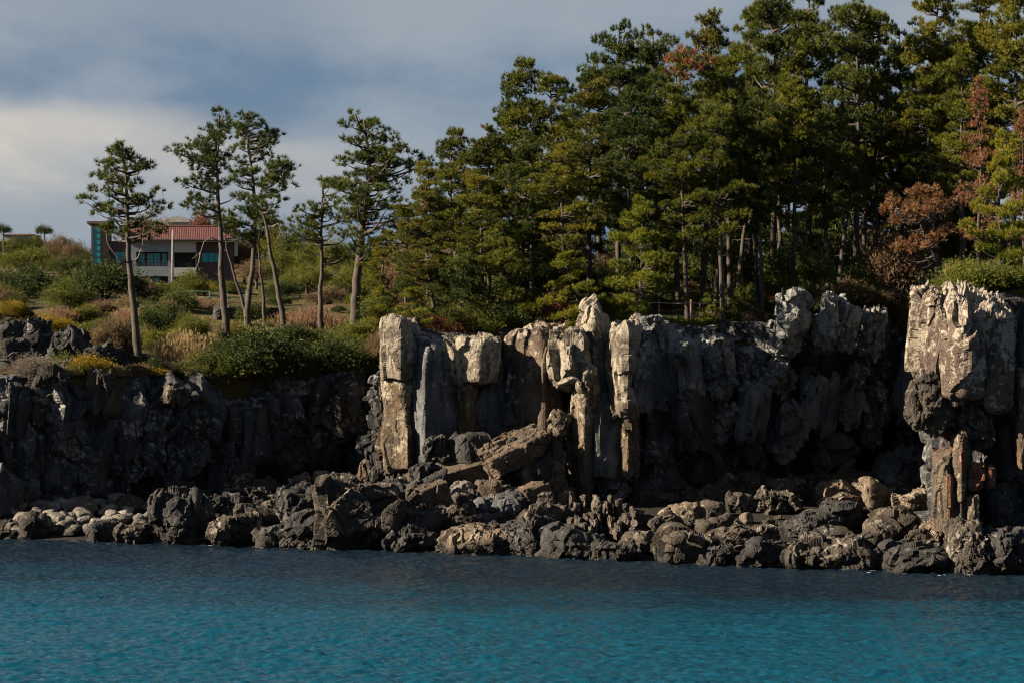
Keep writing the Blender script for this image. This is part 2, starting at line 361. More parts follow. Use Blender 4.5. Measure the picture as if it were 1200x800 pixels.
def rock(w, d, h, seed, kind='ang', step=.085, rough=1.0, yaw=0, roll=0, pitch=0, taper=1.0, chunk=1.0, fit=None, planes=None, jag=0):
    r = np.random.default_rng(seed)
    n3 = [int(np.clip(round(s/step), 5, 150)) for s in (w, d, h)]
    p, Q = cubegrid(n3)
    pl = [((1,0,0),1),((-1,0,0),1),((0,1,0),1),((0,-1,0),1),((0,0,1),1),((0,0,-1),1)]
    k = {'col':22,'block':14,'ang':16,'round':5.5,'crag':9,'slab':22,'peak':16,'prism':34}[kind]
    def addp(n, hh):
        n = np.array(n, float); n /= np.linalg.norm(n); pl.append((tuple(n), hh))
    if kind == 'col':
        for sx, sy in ((1,1),(1,-1),(-1,1),(-1,-1)): addp((sx, sy*r.uniform(.7,1.3), r.normal(0,.06)), r.uniform(.98,1.3))
        addp((r.normal(0,.22), r.normal(0,.2)-.1, 1), r.uniform(.9,1.0))
    elif kind in ('block','slab'):
        for _ in range(6): addp(r.normal(0,1,3)+np.sign(r.normal(0,1,3))*.8, r.uniform(1.0,1.4))
    elif kind == 'peak':
        for a in np.arange(6)*1.05+r.uniform(0,1): addp((math.cos(a), math.sin(a), r.uniform(.42,.6)), r.uniform(.42,.56))
    else:
        for _ in range(9): addp(r.normal(0,1,3), r.uniform(.74,1.12))
    if kind in ('ang','crag','round'):
        addp((r.normal(0,.35), r.normal(0,.3), 1), r.uniform(.8,.95))
    if planes is not None:                       # a prism over a given plan
        hd = np.array([w,d,h])/2; pl = [(tuple(np.array(n)*hd), hh) for n, hh in planes]+[((r.normal(0,.12), r.normal(0,.08)-.05, 1), 1),((0,0,-1), 1)]; k = 24
        for _ in range(5): addp((r.normal(0,.8), r.normal(-.5,.5), r.uniform(.3,1.0)), r.uniform(1.02,1.30))
        for _ in range(3): addp((r.normal(0,.8), r.normal(-.5,.4), r.normal(0,.35)), r.uniform(1.0,1.2))
    acc = np.zeros(len(p))
    for n, hh in pl: acc += np.maximum(p@np.array(n)/hh, 0)**k
    V = p*(1/acc**(1/k))[:,None]
    tp = 1+(taper-1)*(V[:,2:3]*.5+.5); V[:,:2] *= tp
    V = V*np.array([w,d,h])/2
    N = vnormals(V, Q)
    s = float(np.clip(min(w, d, h if kind not in ('col','prism') else w), .35, 3.2)); off = r.uniform(-90,90,3)
    zs = np.array([1,1,.32]) if kind in ('col','prism') else np.ones(3)
    a = {'round':.42,'crag':1.15,'prism':.95}.get(kind, 1.0)*rough
    warp = .10*np.stack([fbm(V*(.9/s)+off+7*k, 2, 21+k) for k in range(3)], 1)
    D1, e1 = facets((V*zs/s+warp)*1.35+off, seed % 97); D2, e2 = facets((V*zs/s+warp)*3.1+off+9, seed % 89)
    D = a*s*(.04*fbm(V*(.8/s)+off, 2, seed % 43)+chunk*(.22*D1+.095*D2)-.03*chunk*np.exp(-e1/.03))
    D += a*s*(.014*fbm(V*zs*(4.2/s)+off, 5, seed % 53, .66, True)+.013*fbm(V*(9/s)+off, 4, seed % 47, .7))
    if kind == 'crag':
        D3, e3 = facets((V/s+warp)*5.6+off+3, seed % 83); D += a*s*(.060*D3+.022*fbm(V*(2.4/s)+off, 5, seed % 41, .66, True))
    V = V+N*D[:,None]
    if jag:
        up = sstep(.15, 1, V[:,2]/(h/2)); V[:,2] += up*jag*.75*fbm(V*np.array([1.5,1.5,.12])+off, 4, 7, .6, True)
    cy, sy = math.cos(yaw), math.sin(yaw); cr, sr = math.cos(roll), math.sin(roll); cp, sp_ = math.cos(pitch), math.sin(pitch)
    Rz = np.array([[cy,-sy,0],[sy,cy,0],[0,0,1]]); Ry = np.array([[cr,0,sr],[0,1,0],[-sr,0,cr]]); Rx = np.array([[1,0,0],[0,cp,-sp_],[0,sp_,cp]])
    V = V@(Ry@Rx@Rz).T
    lo, hi = V.min(0), V.max(0)
    if fit is not None:                          # the finished stone gets the wanted width, depth and height
        V = (V-lo)/(hi-lo)*np.array(fit)-np.array(fit)/2
    return V, Q

_seed = [100]
def PRISM(chain, y0, y1, mat, label=None, name='basalt_column', cat='rock column', rough=1.0, chunk=1.0, jag=0.0, taper=1.0, back=168.5, step=.075):
    """a column of the cliff from its plan: corner points (photo x, distance) from left to right"""
    _seed[0] += 1
    pts = [np.array([(px-600)/F*Y, Y]) for px, Y in chain]
    pts += [np.array([pts[-1][0]-.15, max(back, chain[-1][1]+.6)]), np.array([pts[0][0]+.15, max(back, chain[0][1]+.6)])]
    A = np.array(pts); lo, hi = A.min(0), A.max(0); c = (lo+hi)/2; pl = []
    for i in range(len(A)):
        e = A[(i+1) % len(A)]-A[i]; L_ = np.linalg.norm(e)
        if L_ < .05: continue
        n = np.array([e[1], -e[0]])/L_; hh = float(n@(A[i]-c)); 
        pl.append(((n[0], n[1], 0), max(hh, .12)))
    Yf = min(Y for _, Y in chain); zt = CAMZ-(y0-400)/F*Yf; zb = CAMZ-(y1-400)/F*Yf; h = zt-zb
    V, Q = rock(hi[0]-lo[0], hi[1]-lo[1], h, _seed[0]*11+5, 'prism', step, rough, 0, 0, 0, taper, chunk, None, pl, jag)
    keep = (V[Q][:,:,1].max(1) < (hi[1]-lo[1])/2-.35) if label is None else np.ones(len(Q), bool)
    o3 = np.array([c[0], c[1], zb+h/2])
    if label is None: to_cliff(V+o3, Q[keep], mat); return None
    V[:,2] += h/2; o3[2] -= h/2
    return tag(obj(name, mesh_of(name, V, Q, False, [M[mat]]), None, o3), label, cat)

# ---------------------------------------------------------------- the cliff itself
def cliff_sheet():
    pxs = np.concatenate([np.arange(-260,448,4.), np.arange(448,476,.5), np.arange(476,1092,4.), np.arange(1092,1110,.5), np.arange(1110,1420,4.)])
    Yv = ip(_yc, pxs); P2 = np.stack([(pxs-600)/F*Yv, Yv], 1)
    sl = np.concatenate([[0], np.cumsum(np.linalg.norm(np.diff(P2, axis=0), axis=1))])
    ns = int(sl[-1]/.1); ss = np.linspace(0, sl[-1], ns)
    X = np.interp(ss, sl, P2[:,0]); Y = np.interp(ss, sl, P2[:,1]); pxx = np.interp(ss, sl, pxs)
    ker = np.ones(21)/21
    def sm(a): return np.convolve(np.pad(a, 10, 'edge'), ker, 'valid')
    X, Y = sm(X), sm(Y)
    T = np.stack([np.gradient(X), np.gradient(Y)], 1); T /= np.linalg.norm(T, axis=1)[:,None]
    Nrm = np.stack([T[:,1], -T[:,0]], 1)
    nz = 120; v = np.linspace(0, 1, nz)
    zt = ip(_zt, pxx); zf = ip(_zf, pxx)-1.2
    zt = zt+.55*vnoise(np.stack([ss*.4, ss*0, ss*0], 1), 3)*(1+.6*(pxx < 440))
    Z = zf[None,:]+(zt-zf)[None,:]*v[:,None]
    S = np.broadcast_to(ss, Z.shape)
    q = np.stack([S.ravel(), np.zeros(S.size), Z.ravel()], 1)
    wq = .35*np.stack([fbm(q*.4+7*k, 2, 21+k) for k in range(3)], 1)
    D1, e1 = facets((q+wq)*np.array([.62,1,.20]), 5); D2, e2 = facets((q+wq)*np.array([1.5,1,.6])+5, 8)
    D = D1*1.5+D2*.45-.35*np.exp(-e1/.06)+.35*fbm(q*.35, 2, 2)+.05*fbm(q*2.6, 4, 12, .66, True)
    D = D.reshape(Z.shape)
    zr = (Z-zf[None,:])/(zt-zf)[None,:]
    leftw = 1-sstep(420,470,pxx); rightw = sstep(830,900,pxx)*(1-sstep(1050,1075,pxx))
    under = (-.35*leftw-2.4*rightw)[None,:]*(1-sstep(.12,.5,zr)) + (-.9)*sstep(.82,1,zr)
    D = D+under
    VX = X[None,:]+Nrm[:,0][None,:]*D; VY = Y[None,:]+Nrm[:,1][None,:]*D
    rows = [np.stack([VX, VY, Z], -1)]
    for k, (b_, dz) in enumerate(((.7,.10),(1.6,.05),(3.2,-.5))):   # the lip that runs back under the turf
        rows.append(np.stack([VX[-1]-Nrm[:,0]*b_, VY[-1]-Nrm[:,1]*b_, Z[-1]+dz+.18*vnoise(np.stack([ss*1.3, ss*0+k, ss*0], 1), 6)], -1)[None])
    V = np.concatenate(rows, 0); m, n = V.shape[:2]
    ii = np.arange(m*n).reshape(m, n)
    Q = np.stack([ii[:-1,:-1], ii[:-1,1:], ii[1:,1:], ii[1:,:-1]], -1).reshape(-1,4)
    return V.reshape(-1,3), Q
cliffV = []; cliffQ = []; cliffM = []; _cn = 0
cm_names = ['cliff','dark','bluegrey','brown','boulder']
def to_cliff(V, Q, mat):
    global _cn
    cliffV.append(V); cliffQ.append(Q+_cn); cliffM.append(np.full(len(Q), cm_names.index(mat))); _cn += len(V)
to_cliff(*cliff_sheet(), 'cliff')
def K(x0, y0, x1, y1, Y, mat, label=None, kind='col', yaw=20, roll=0, dep=None, taper=1.0, rough=1.0, chunk=1.0, name='basalt_column', cat='rock column', step=.08, pitch=0):
    """a block of the rock face: photo box, distance of its front, turn"""
    _seed[0] += 1
    w = (x1-x0)/F*Y; h = (y1-y0)/F*Y; d = dep or max(2.2, w*.9)
    sc = Y+d*.25
    V, Q = rock(w, d, h, _seed[0]*7+3, kind, step, rough, R(yaw), R(roll), R(pitch), taper, chunk, None)
    lo, hi = V.min(0), V.max(0); ext = hi-lo
    fit = np.array([(x1-x0)/F*sc, ext[1]*((x1-x0)/F*sc)/ext[0] if dep is None else d, (y1-y0)/F*sc])
    fit[1] = min(max(fit[1], 1.6), 7)
    V = (V-(lo+hi)/2)/ext*fit
    c = np.array([((x0+x1)/2-600)/F*sc, Y+fit[1]/2, CAMZ-((y0+y1)/2-400)/F*sc])
    if label is None: to_cliff(V+c, Q, mat); return None
    V[:,2] += fit[2]/2; c[2] -= fit[2]/2
    return tag(obj(name, mesh_of(name, V, Q, False, [M[mat]]), None, c), label, cat)
# ================================================================= named columns and blocks of the sunny cliff
PRISM([(446,166),(449,163.9),(470,163.2),(489,164.4)],377,445,'pale','pale lichen-white cap rock topping the leftmost column of the sunny cliff','cap_rock','rock',.85,1.0,.4)
PRISM([(449,166.5),(452,164.7),(476,163.8),(488,165)],438,550,'tan','tan column under the white cap rock at the left corner of the sunny cliff')
PRISM([(469,165),(470,163.6),(478,163.1),(485,164)],498,550,'tan','thin tan splinter standing against the foot of the leftmost column','rock_splinter','rock',.8)
PRISM([(484,166),(485.5,163.7),(498,162.7),(538,164.8)],398,548,'bluegrey','wide dark-fronted column with a sunlit left edge beside the white cap rock',rough=.7,chunk=.7,jag=.3)
PRISM([(517,166),(520,164.0),(532,163.3),(541,164.2)],401,441,'pale','small pale corner block between the dark-fronted column and the square cream block','corner_block','rock',1.0)
PRISM([(532,165.8),(535,163.7),(562,163.0),(583,163.9),(585,166)],396,448,'pale','square cream-coloured block capping the tan pillar with a hollow under it','cap_rock','rock',.8,.9,.3)
PRISM([(532,166.5),(534,164.9),(547,164.1),(561,165.4)],438,530,'tan','narrow ochre pillar under the square cream block')
PRISM([(552,167.5),(556,165.3),(600,166.1),(601,168)],444,518,'bluegrey','grey recessed wall block under the overhanging cream block','recessed_block','rock',.8)
PRISM([(589,167.8),(592,165.9),(638,163.7),(654,165.4)],386,524,'brown','broad brown rock wall in the middle of the sunny cliff','rock_buttress','rock',.8,.8,.3)
PRISM([(630,168),(636,165.4),(647,164.7),(668,166.6)],385,505,'brown','brown fluted column right of the broad brown wall',jag=.3)
PRISM([(645,166),(648,162.8),(668,161.2),(693,163.6)],391,451,'pale','pale overhanging block with a grey right flank above the tall tan column','overhanging_block','rock',1.0,1.0,.4)
K(674,424,700,462,161.4,'pale','pale drip-shaped tongue of rock hanging below the pale overhanging block','ang',14,12,2.2,name='rock_tongue',cat='rock')
PRISM([(662,166),(664,163.3),(684,161.9),(691,162.1),(704,164)],446,608,'tan','tall tan column streaked with ochre, reaching down to the boulders',jag=.0)
PRISM([(687,165.5),(689,163.2),(695,162.5),(721,163.9)],389,480,'bluegrey','slate-grey column with a pale top beside the tall cream pillar',jag=.2)
PRISM([(671,165),(675,163.6),(697,162.5),(718,164.2)],348,398,'pale','pale conical rock peak rising above the cliff edge','rock_peak','rock',.6,1.0,.0,taper=.30)
PRISM([(693,164.5),(695,162.5),(702,161.8),(734,163.4)],469,560,'bluegrey','dark blue-grey lower column with a bright left rim right of the tall tan column')
PRISM([(711,165),(713,162.5),(734,160.7),(753,162.6)],381,488,'pale','tall cream-white pillar standing foremost at the turn of the cliff',rough=1.2,jag=.35)
PRISM([(721,164.5),(724,162.7),(736,161.4),(749,162.8)],470,560,'tan','narrow rusty fin of rock below the tall cream-white pillar','rock_fin','rock')
K(748,368,778,384,163.0,'bluegrey','small loose grey rock lying on the cliff edge by the cream-white pillar','ang',15,0,1.8,name='loose_rock',cat='rock')
PRISM([(742,164.5),(746,161.6),(800,164.4)],380,476,'bluegrey','broad blue-grey shaded face right of the cream-white pillar','rock_buttress','rock',1.0,1.0,.3)
PRISM([(781,166.5),(784,163.4),(795,162.4),(827,164.6)],398,465,'bluegrey','grey jutting block with a pale left edge and a black slot under it','jutting_block','rock',1.1)
PRISM([(781,166.5),(784,163.9),(795,163.0),(833,165.0)],462,532,'dark','dark lower block with a slim sunlit left face under the black slot','shadowed_block','rock',1.1)
PRISM([(821,167),(823,164.8),(829,164.2),(864,166.2)],395,441,'bluegrey','blue-grey block at the cliff edge left of the earthy notch','edge_block','rock',1.1)
K(908,336,956,400,166.0,'bluegrey','layered grey spire leaning left above the shaded cliff','ang',-20,-8,2.4,rough=1.3,name='rock_spire',cat='rock')
K(897,374,942,420,166.4,'bluegrey','tilted grey block beneath the leaning layered spire','block',30,16,2.6,name='tilted_block',cat='rock')
# right-hand stack
PRISM([(1072,149),(1076,146.0),(1128,144.0),(1150,144.6),(1153,148)],352,464,'mottled','great mottled white and brown face of the right-hand crag with a jagged top','rock_crag','rock crag',1.15,1.3,1.1,back=150.5)
PRISM([(1132,148.5),(1138,145.4),(1176,144.4),(1186,146.4)],360,476,'mottled','right shoulder of the mottled crag with a bright jagged crest','rock_crag','rock crag',1.1,1.2,1.0,back=150.5)
for a in ((1086,334,1106,362),(1104,329,1122,360)): K(*a,145.4,'mottled','pale pointed tooth on the jagged crest of the right-hand crag','ang',10,6,2.2,taper=.15,name='crest_tooth',cat='rock')['group'] = 'teeth on the crest of the crag'
K(1062,430,1122,516,144.8,'boulder','knobbly brown bulge overhanging the orange columns','crag',-10,0,3.6,rough=1.1,name='rock_bulge',cat='rock')
K(1104,440,1172,530,145.0,'boulder','dark hollowed overhang with pale lower rim beside the knobbly bulge','crag',10,0,3.6,rough=1.2,name='rock_overhang',cat='rock')
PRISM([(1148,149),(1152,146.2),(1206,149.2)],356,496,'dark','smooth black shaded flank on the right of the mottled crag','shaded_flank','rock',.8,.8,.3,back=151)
PRISM([(1095,148),(1097,145.8),(1112,145.0),(1121,145.8)],536,624,'orange','leftmost rusty orange column under the knobbly bulge',back=149)
PRISM([(1115,148),(1116,145.6),(1127,144.8),(1136,145.8)],506,622,'orange','longest orange-brown column in the row under the overhang',back=149)
K(1131,540,1158,578,144.9,'orange','rust-red cracked block set between columns under the overhang','block',-6,dep=2.0,name='rusty_block',cat='rock')
K(1128,576,1148,614,144.7,'tan','short tan column below the rust-red block','col',14,dep=1.8)
K(1154,544,1170,574,145.0,'orange','small orange block at the right end of the rusty row','block',-4,dep=1.6,name='rusty_block',cat='rock')
K(1191,430,1206,550,145.2,'tan','sunlit tan strip of rock at the right edge of the photo','col',-8,dep=2.2)
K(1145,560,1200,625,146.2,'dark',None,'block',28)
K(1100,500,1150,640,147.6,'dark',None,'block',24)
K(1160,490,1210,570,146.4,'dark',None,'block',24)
# ---- shaded parts that belong to the cliff mass (one structure)
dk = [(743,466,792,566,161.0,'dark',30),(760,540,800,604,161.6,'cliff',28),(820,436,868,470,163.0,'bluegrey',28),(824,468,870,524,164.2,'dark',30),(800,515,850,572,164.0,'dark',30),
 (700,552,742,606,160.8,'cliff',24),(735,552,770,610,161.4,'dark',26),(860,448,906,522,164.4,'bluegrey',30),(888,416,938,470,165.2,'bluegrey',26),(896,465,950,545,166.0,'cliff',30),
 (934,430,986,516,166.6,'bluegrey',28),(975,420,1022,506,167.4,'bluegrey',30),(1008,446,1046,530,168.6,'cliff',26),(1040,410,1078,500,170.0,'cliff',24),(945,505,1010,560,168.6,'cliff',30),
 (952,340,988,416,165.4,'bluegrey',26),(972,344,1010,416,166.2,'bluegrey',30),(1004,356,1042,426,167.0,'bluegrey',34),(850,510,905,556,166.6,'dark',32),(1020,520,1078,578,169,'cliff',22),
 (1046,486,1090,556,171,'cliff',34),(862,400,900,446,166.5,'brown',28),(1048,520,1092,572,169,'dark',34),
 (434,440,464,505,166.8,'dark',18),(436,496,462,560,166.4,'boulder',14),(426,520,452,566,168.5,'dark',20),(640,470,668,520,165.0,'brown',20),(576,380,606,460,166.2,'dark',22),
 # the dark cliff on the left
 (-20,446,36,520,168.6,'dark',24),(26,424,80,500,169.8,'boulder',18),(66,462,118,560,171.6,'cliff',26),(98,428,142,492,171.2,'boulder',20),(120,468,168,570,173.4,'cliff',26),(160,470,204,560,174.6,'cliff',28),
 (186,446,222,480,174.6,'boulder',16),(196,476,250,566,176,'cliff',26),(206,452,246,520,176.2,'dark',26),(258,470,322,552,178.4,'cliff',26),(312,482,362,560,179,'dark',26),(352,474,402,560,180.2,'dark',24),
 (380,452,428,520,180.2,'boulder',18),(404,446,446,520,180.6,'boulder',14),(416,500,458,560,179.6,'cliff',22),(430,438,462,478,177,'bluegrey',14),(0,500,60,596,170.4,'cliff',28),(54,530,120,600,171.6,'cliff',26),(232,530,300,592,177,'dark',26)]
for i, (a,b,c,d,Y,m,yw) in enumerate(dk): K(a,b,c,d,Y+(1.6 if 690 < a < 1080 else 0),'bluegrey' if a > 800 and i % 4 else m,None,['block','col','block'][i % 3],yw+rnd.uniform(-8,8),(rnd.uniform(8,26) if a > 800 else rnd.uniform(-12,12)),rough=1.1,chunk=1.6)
# fractured colonnade foot right of the tall tan column
r_ = random.Random(5)
for i in range(46):
    x = r_.uniform(668,745); y = r_.uniform(588,628); w = r_.uniform(7,13); h = r_.uniform(12,24)
    K(x-w/2,y-h*.6,x+w/2,y+h*.4,158.5-(y-588)*.16,'boulder',None,'col',r_.uniform(0,35),r_.uniform(-14,14),dep=.9,step=.09)
co = obj('cliff', mesh_of('cliff', np.concatenate(cliffV), np.concatenate(cliffQ), False, [M[k] for k in cm_names], np.concatenate(cliffM))); co['kind'] = 'structure'

# ================================================================= boulders of the shore, rubble fan and outcrop
def B(x0, y0, x1, y1, mat, label, kind='ang', yaw=22, roll=0, pitch=0, rough=1.0, dep=None, Y=None, name='boulder', cat='boulder', chunk=1.0, sink=.18, thin=1.0):
    _seed[0] += 1
    cx = (x0+x1)/2
    if Y is None: _, Y, _ = hit_beach(cx, y1)
    w = (x1-x0)/F*Y; d = dep or w*rnd.uniform(.75,1.0); Yc_ = Y+d*.35
    w = (x1-x0)/F*Yc_; h = (y1-y0)/F*Yc_; ex = h*sink
    V, Q = rock(w, d, (h+ex)*thin, _seed[0]*13+1, kind, .075, rough, R(yaw), R(roll), R(pitch), 1, chunk, (w, d, h+ex))
    zc = CAMZ-((y0+y1)/2-400)/F*Yc_
    V[:,2] += h/2-ex/2
    return tag(obj(name, mesh_of(name, V, Q, kind == 'round', [M[mat]]), None, ((cx-600)/F*Yc_, Y+d/2, zc-h/2)), label, cat)
B(362,553,478,646,'boulder','largest brown boulder of the shore, a sunlit left face and a black right side','ang',8,0,rough=1.4,dep=5)
B(416,528,452,574,'brown','light brown pointed slab leaning left, the left one of a pair below the leftmost column','ang',-20,-20,name='leaning_rock',cat='rock')
B(440,530,474,574,'brown','light brown pointed slab leaning left, the right one of a pair below the leftmost column','ang',-16,-18,name='leaning_rock',cat='rock')
B(470,568,512,610,'boulder','knobbly brown boulder wedged right of the largest shore boulder','crag',0)
B(446,613,512,650,'dark','low dark jagged rock at the water right of the largest shore boulder','crag',20)
B(505,612,630,655,'boulder_tan','wide cream-streaked boulder at the waterline below the rubble fan','crag',14,rough=.9,dep=5)
B(584,603,672,652,'dark','black boulder with jagged top right of the cream-streaked boulder','crag',32,dep=4)
B(324,595,388,644,'dark','black wedge-shaped boulder at the water left of the largest boulder','ang',30,-14)
B(293,614,337,644,'dark','small dark dome boulder at the waterline beside the black wedge','round',20,rough=2)
B(326,621,380,648,'boulder','flat sunlit ledge rock at the foot of the black wedge boulder','crag',0,dep=2)
B(334,552,364,575,'cobble','little pale rock with a pointed top above the black boulders','crag',10,name='pointed_rock',cat='rock')
B(366,550,389,567,'cobble','flat-topped pale block under the dark left cliff','block',10,name='block_rock',cat='rock')
B(262,553,320,588,'boulder','craggy brown boulder heap-top under the dark left cliff','crag',18)
B(322,565,386,606,'dark','dark angular boulder directly left of the largest boulder','ang',30)
B(286,591,340,626,'boulder','grey-brown slab sloping to the left among the dark boulders','ang',12,-16)
B(132,578,168,600,'boulder','smooth brown dome boulder behind the pale cobbles','round',15,rough=1.5)
B(79,584,110,606,'boulder_tan','tan egg-shaped boulder above the pale cobbles','round',0,rough=1.2)
B(16,597,62,632,'boulder','grey-brown humped boulder at the far left of the cobble beach','round',18,rough=3)
B(170,569,258,642,'dark','big dark craggy boulder at the right end of the cobble beach','crag',26,dep=4)
B(230,589,308,644,'boulder','wide brown craggy boulder beside the big dark one','crag',14,dep=4)
B(186,571,226,594,'dark','dark ridge-topped rock behind the big dark craggy boulder','crag',22)
B(100,607,144,636,'dark','low black boulder at the water in front of the pale cobbles','ang',30)
B(132,611,180,638,'boulder','low broken rock at the water beside the black boulder','crag',20)
# rubble fan
B(472,520,606,574,'tan','long fallen column lying in the rubble fan with a sunlit brown top','slab',8,-16,20,dep=4.2,name='fallen_column',cat='fallen column',rough=.5,chunk=.5,thin=.55)
B(556,500,646,552,'brown','big brown slab ramping up to the right above the long fallen column','slab',12,-24,20,dep=3.6,Y=159.5,name='ramp_rock',cat='rock',rough=.9,chunk=1.0,thin=.5)
B(525,505,584,540,'dark','black square block behind the long fallen column','block',28,dep=2.6,Y=161.5,rough=.7,chunk=.6)
B(566,511,602,537,'tan','light slab tip sticking up from the rubble beside the black square block','ang',-10,-22,Y=161,name='rock_tip',cat='rock',rough=.7,chunk=.6)
B(590,511,634,556,'dark','dark block standing in the middle of the rubble fan','block',32,Y=160.5,rough=.7,chunk=.6)
B(601,496,638,524,'tan','sunlit tan slab leaning at the top of the rubble fan','slab',-10,-28,dep=1.6,Y=162,name='leaning_rock',cat='rock')
B(640,478,670,514,'tan','pale diamond-shaped slab propped against the brown columns','slab',-24,36,dep=1.3,Y=162,name='propped_rock',cat='rock')
B(600,535,652,574,'brown','dark flat block with a brown top left of the tall tan column','block',20,-8,14,dep=3,rough=.7,chunk=.6)
B(640,527,670,582,'brown','brown wedge standing at the foot of the tall tan column','ang',8,-14)
B(603,563,652,594,'brown','long brown slab tilted up to the right in the lower rubble','slab',24,-16,10,dep=2.4,rough=.7,chunk=.6)
B(555,559,604,590,'brown','low rock with a rust-brown flat top in the lower rubble','ang',22,0,12)
B(526,562,558,588,'cobble','small blue-grey boulder in the rubble left of the rust-topped rock','round',14,rough=2.5)
B(522,576,562,624,'boulder','knobbly upright boulder under the small blue-grey one','crag',8)
B(549,575,618,612,'bluegrey','blue-grey shaded boulder in the lower rubble','ang',28)
B(478,540,520,580,'dark','dark upright block at the left end of the long fallen column','block',26)
B(494,508,530,538,'dark','dark jumbled block at the foot of the dark-fronted column','crag',24,Y=161.8)
B(640,486,664,522,'dark','dark block behind the pale diamond-shaped slab','block',26,Y=163.4)
B(650,575,680,602,'brown','round brown boulder at the foot of the tall tan column','round',10,rough=1.5)
B(606,587,668,620,'boulder','brown broken boulder below the tilted dark slab','crag',16)
B(432,581,486,628,'boulder','brown split boulder in the gap between the largest boulder and the knobbly one','ang',16,-10)
B(482,561,534,604,'brown','rust-brown tilted block below the left end of the long fallen column','block',18,-18,14,chunk=.6,name='tilted_block')
B(566,540,612,568,'tan','light brown slab lying across the rubble right of the long fallen column','slab',10,-20,18,dep=2.4,name='rubble_rock',cat='rock',rough=.7)
B(458,593,516,636,'dark','dark angular block between the knobbly boulder and the low jagged rock','ang',22)
B(496,591,536,622,'boulder','brown broken stone left of the knobbly upright boulder','ang',12)
B(470,548,530,590,'dark','dark slab tilted to the right under the left end of the long fallen column','slab',24,-18,14,dep=3,rough=.8,thin=.6,name='rubble_rock',cat='rock')
B(604,516,664,560,'dark','dark slab leaning against the foot of the brown columns','slab',26,-26,12,dep=3,Y=160,rough=.8,thin=.6,name='rubble_rock',cat='rock')
B(540,574,622,612,'dark','long black slab at the bottom of the rubble fan, climbing to the right','slab',22,-14,14,dep=3.4,rough=.9,thin=.6,name='rubble_rock',cat='rock')
B(448,560,496,596,'dark','dark angular block between the leaning pair of slabs and the knobbly boulder','ang',26,name='rubble_block',cat='rock')
# middle shore
B(626,611,712,658,'dark','dark boulder with a smooth dome and black right side below the fractured column foot','round',26,rough=2.2,dep=4)
B(660,633,704,662,'dark','low wet jagged rock at the waterline below the fractured column foot','crag',18)
B(692,631,750,662,'dark','flat weedy rock at the waterline beside the low wet rock','crag',14)
B(741,620,780,652,'boulder','grey rounded boulder left of the block with the sunlit corner','round',12,rough=2.4)
B(762,613,850,670,'boulder','large angular block at the waterline with a sunlit left corner','ang',26,0,rough=1.2,dep=4)
B(758,597,804,632,'boulder','grey slab sloping down to the left behind the large angular block','ang',10,-22)
B(786,587,828,620,'boulder_tan','tan rounded boulder in the middle of the shore heap','round',10,rough=2.2)
B(818,585,852,608,'boulder','small brown rounded boulder right of the tan rounded one','round',14,rough=2)
B(814,601,866,632,'boulder','flat-domed boulder above the large angular block','round',24,rough=1.8)
B(816,637,866,670,'dark','dark low rock at the waterline right of the large angular block','crag',28)
B(832,609,916,648,'boulder','broad shelving boulder with a black hollow under it','crag',24,dep=4)
B(849,574,884,602,'boulder','rounded triangular boulder against the dark cliff foot','round',18,rough=2)
B(874,569,942,604,'boulder','row of sharp little peaks on a craggy rock below the shaded cliff','crag',12,name='craggy_rock',cat='rock',rough=1.4)
B(862,627,936,670,'dark','dark jagged rock at the waterline left of the broad striped rock','crag',22)
B(724,621,758,642,'boulder','small round-topped grey boulder above the weedy rock','round',18,rough=1.4)
# right shore
B(905,624,1030,672,'boulder','broad low striped rock shelving into the water','crag',10,dep=6)
B(912,584,1022,634,'dark','dark ridge of rock running down to the left','crag',24,-8,dep=4)
B(955,561,1012,598,'boulder_tan','tan sunlit slab sloping up to the right below the ravine','ang',0,-14,dep=3)
B(1000,558,1056,602,'boulder_tan','tan rounded block right of the sloping tan slab','round',16,rough=2.4)
B(1036,557,1100,590,'boulder','brown shelf of rock left of the orange columns','crag',14)
B(1045,567,1098,612,'boulder_tan','square block with an orange sunlit top left of the orange columns','block',22,-10,12)
B(960,615,1002,642,'boulder','small domed stone sitting on the broad striped rock','round',14,rough=1.6)
B(994,619,1046,654,'boulder','rounded boulder right of the domed stone','round',20,rough=2.2)
B(1010,591,1082,634,'boulder','brown pointed boulder in front of the orange-topped block','ang',14)
B(1054,615,1088,652,'boulder','narrow upright boulder below the cracked pale rock','ang',6)
B(1024,631,1136,676,'dark','big black boulder at the waterline with a sunlit left nose','ang',24,rough=1.3,dep=5)
B(1074,603,1130,646,'boulder_tan','pale cracked rock at the foot of the orange columns','crag',0)
B(1108,603,1168,674,'boulder','craggy upright rock below the columns at the right shore','crag',12,dep=4)
B(1142,617,1220,676,'dark','dark weedy rock at the right edge of the shore','crag',22,dep=5)
B(1158,571,1220,622,'mottled','pale craggy rock at the right edge above the dark weedy rock','crag',8,dep=4)
B(1132,591,1184,634,'boulder','brown rock wedged under the short tan column','crag',18)
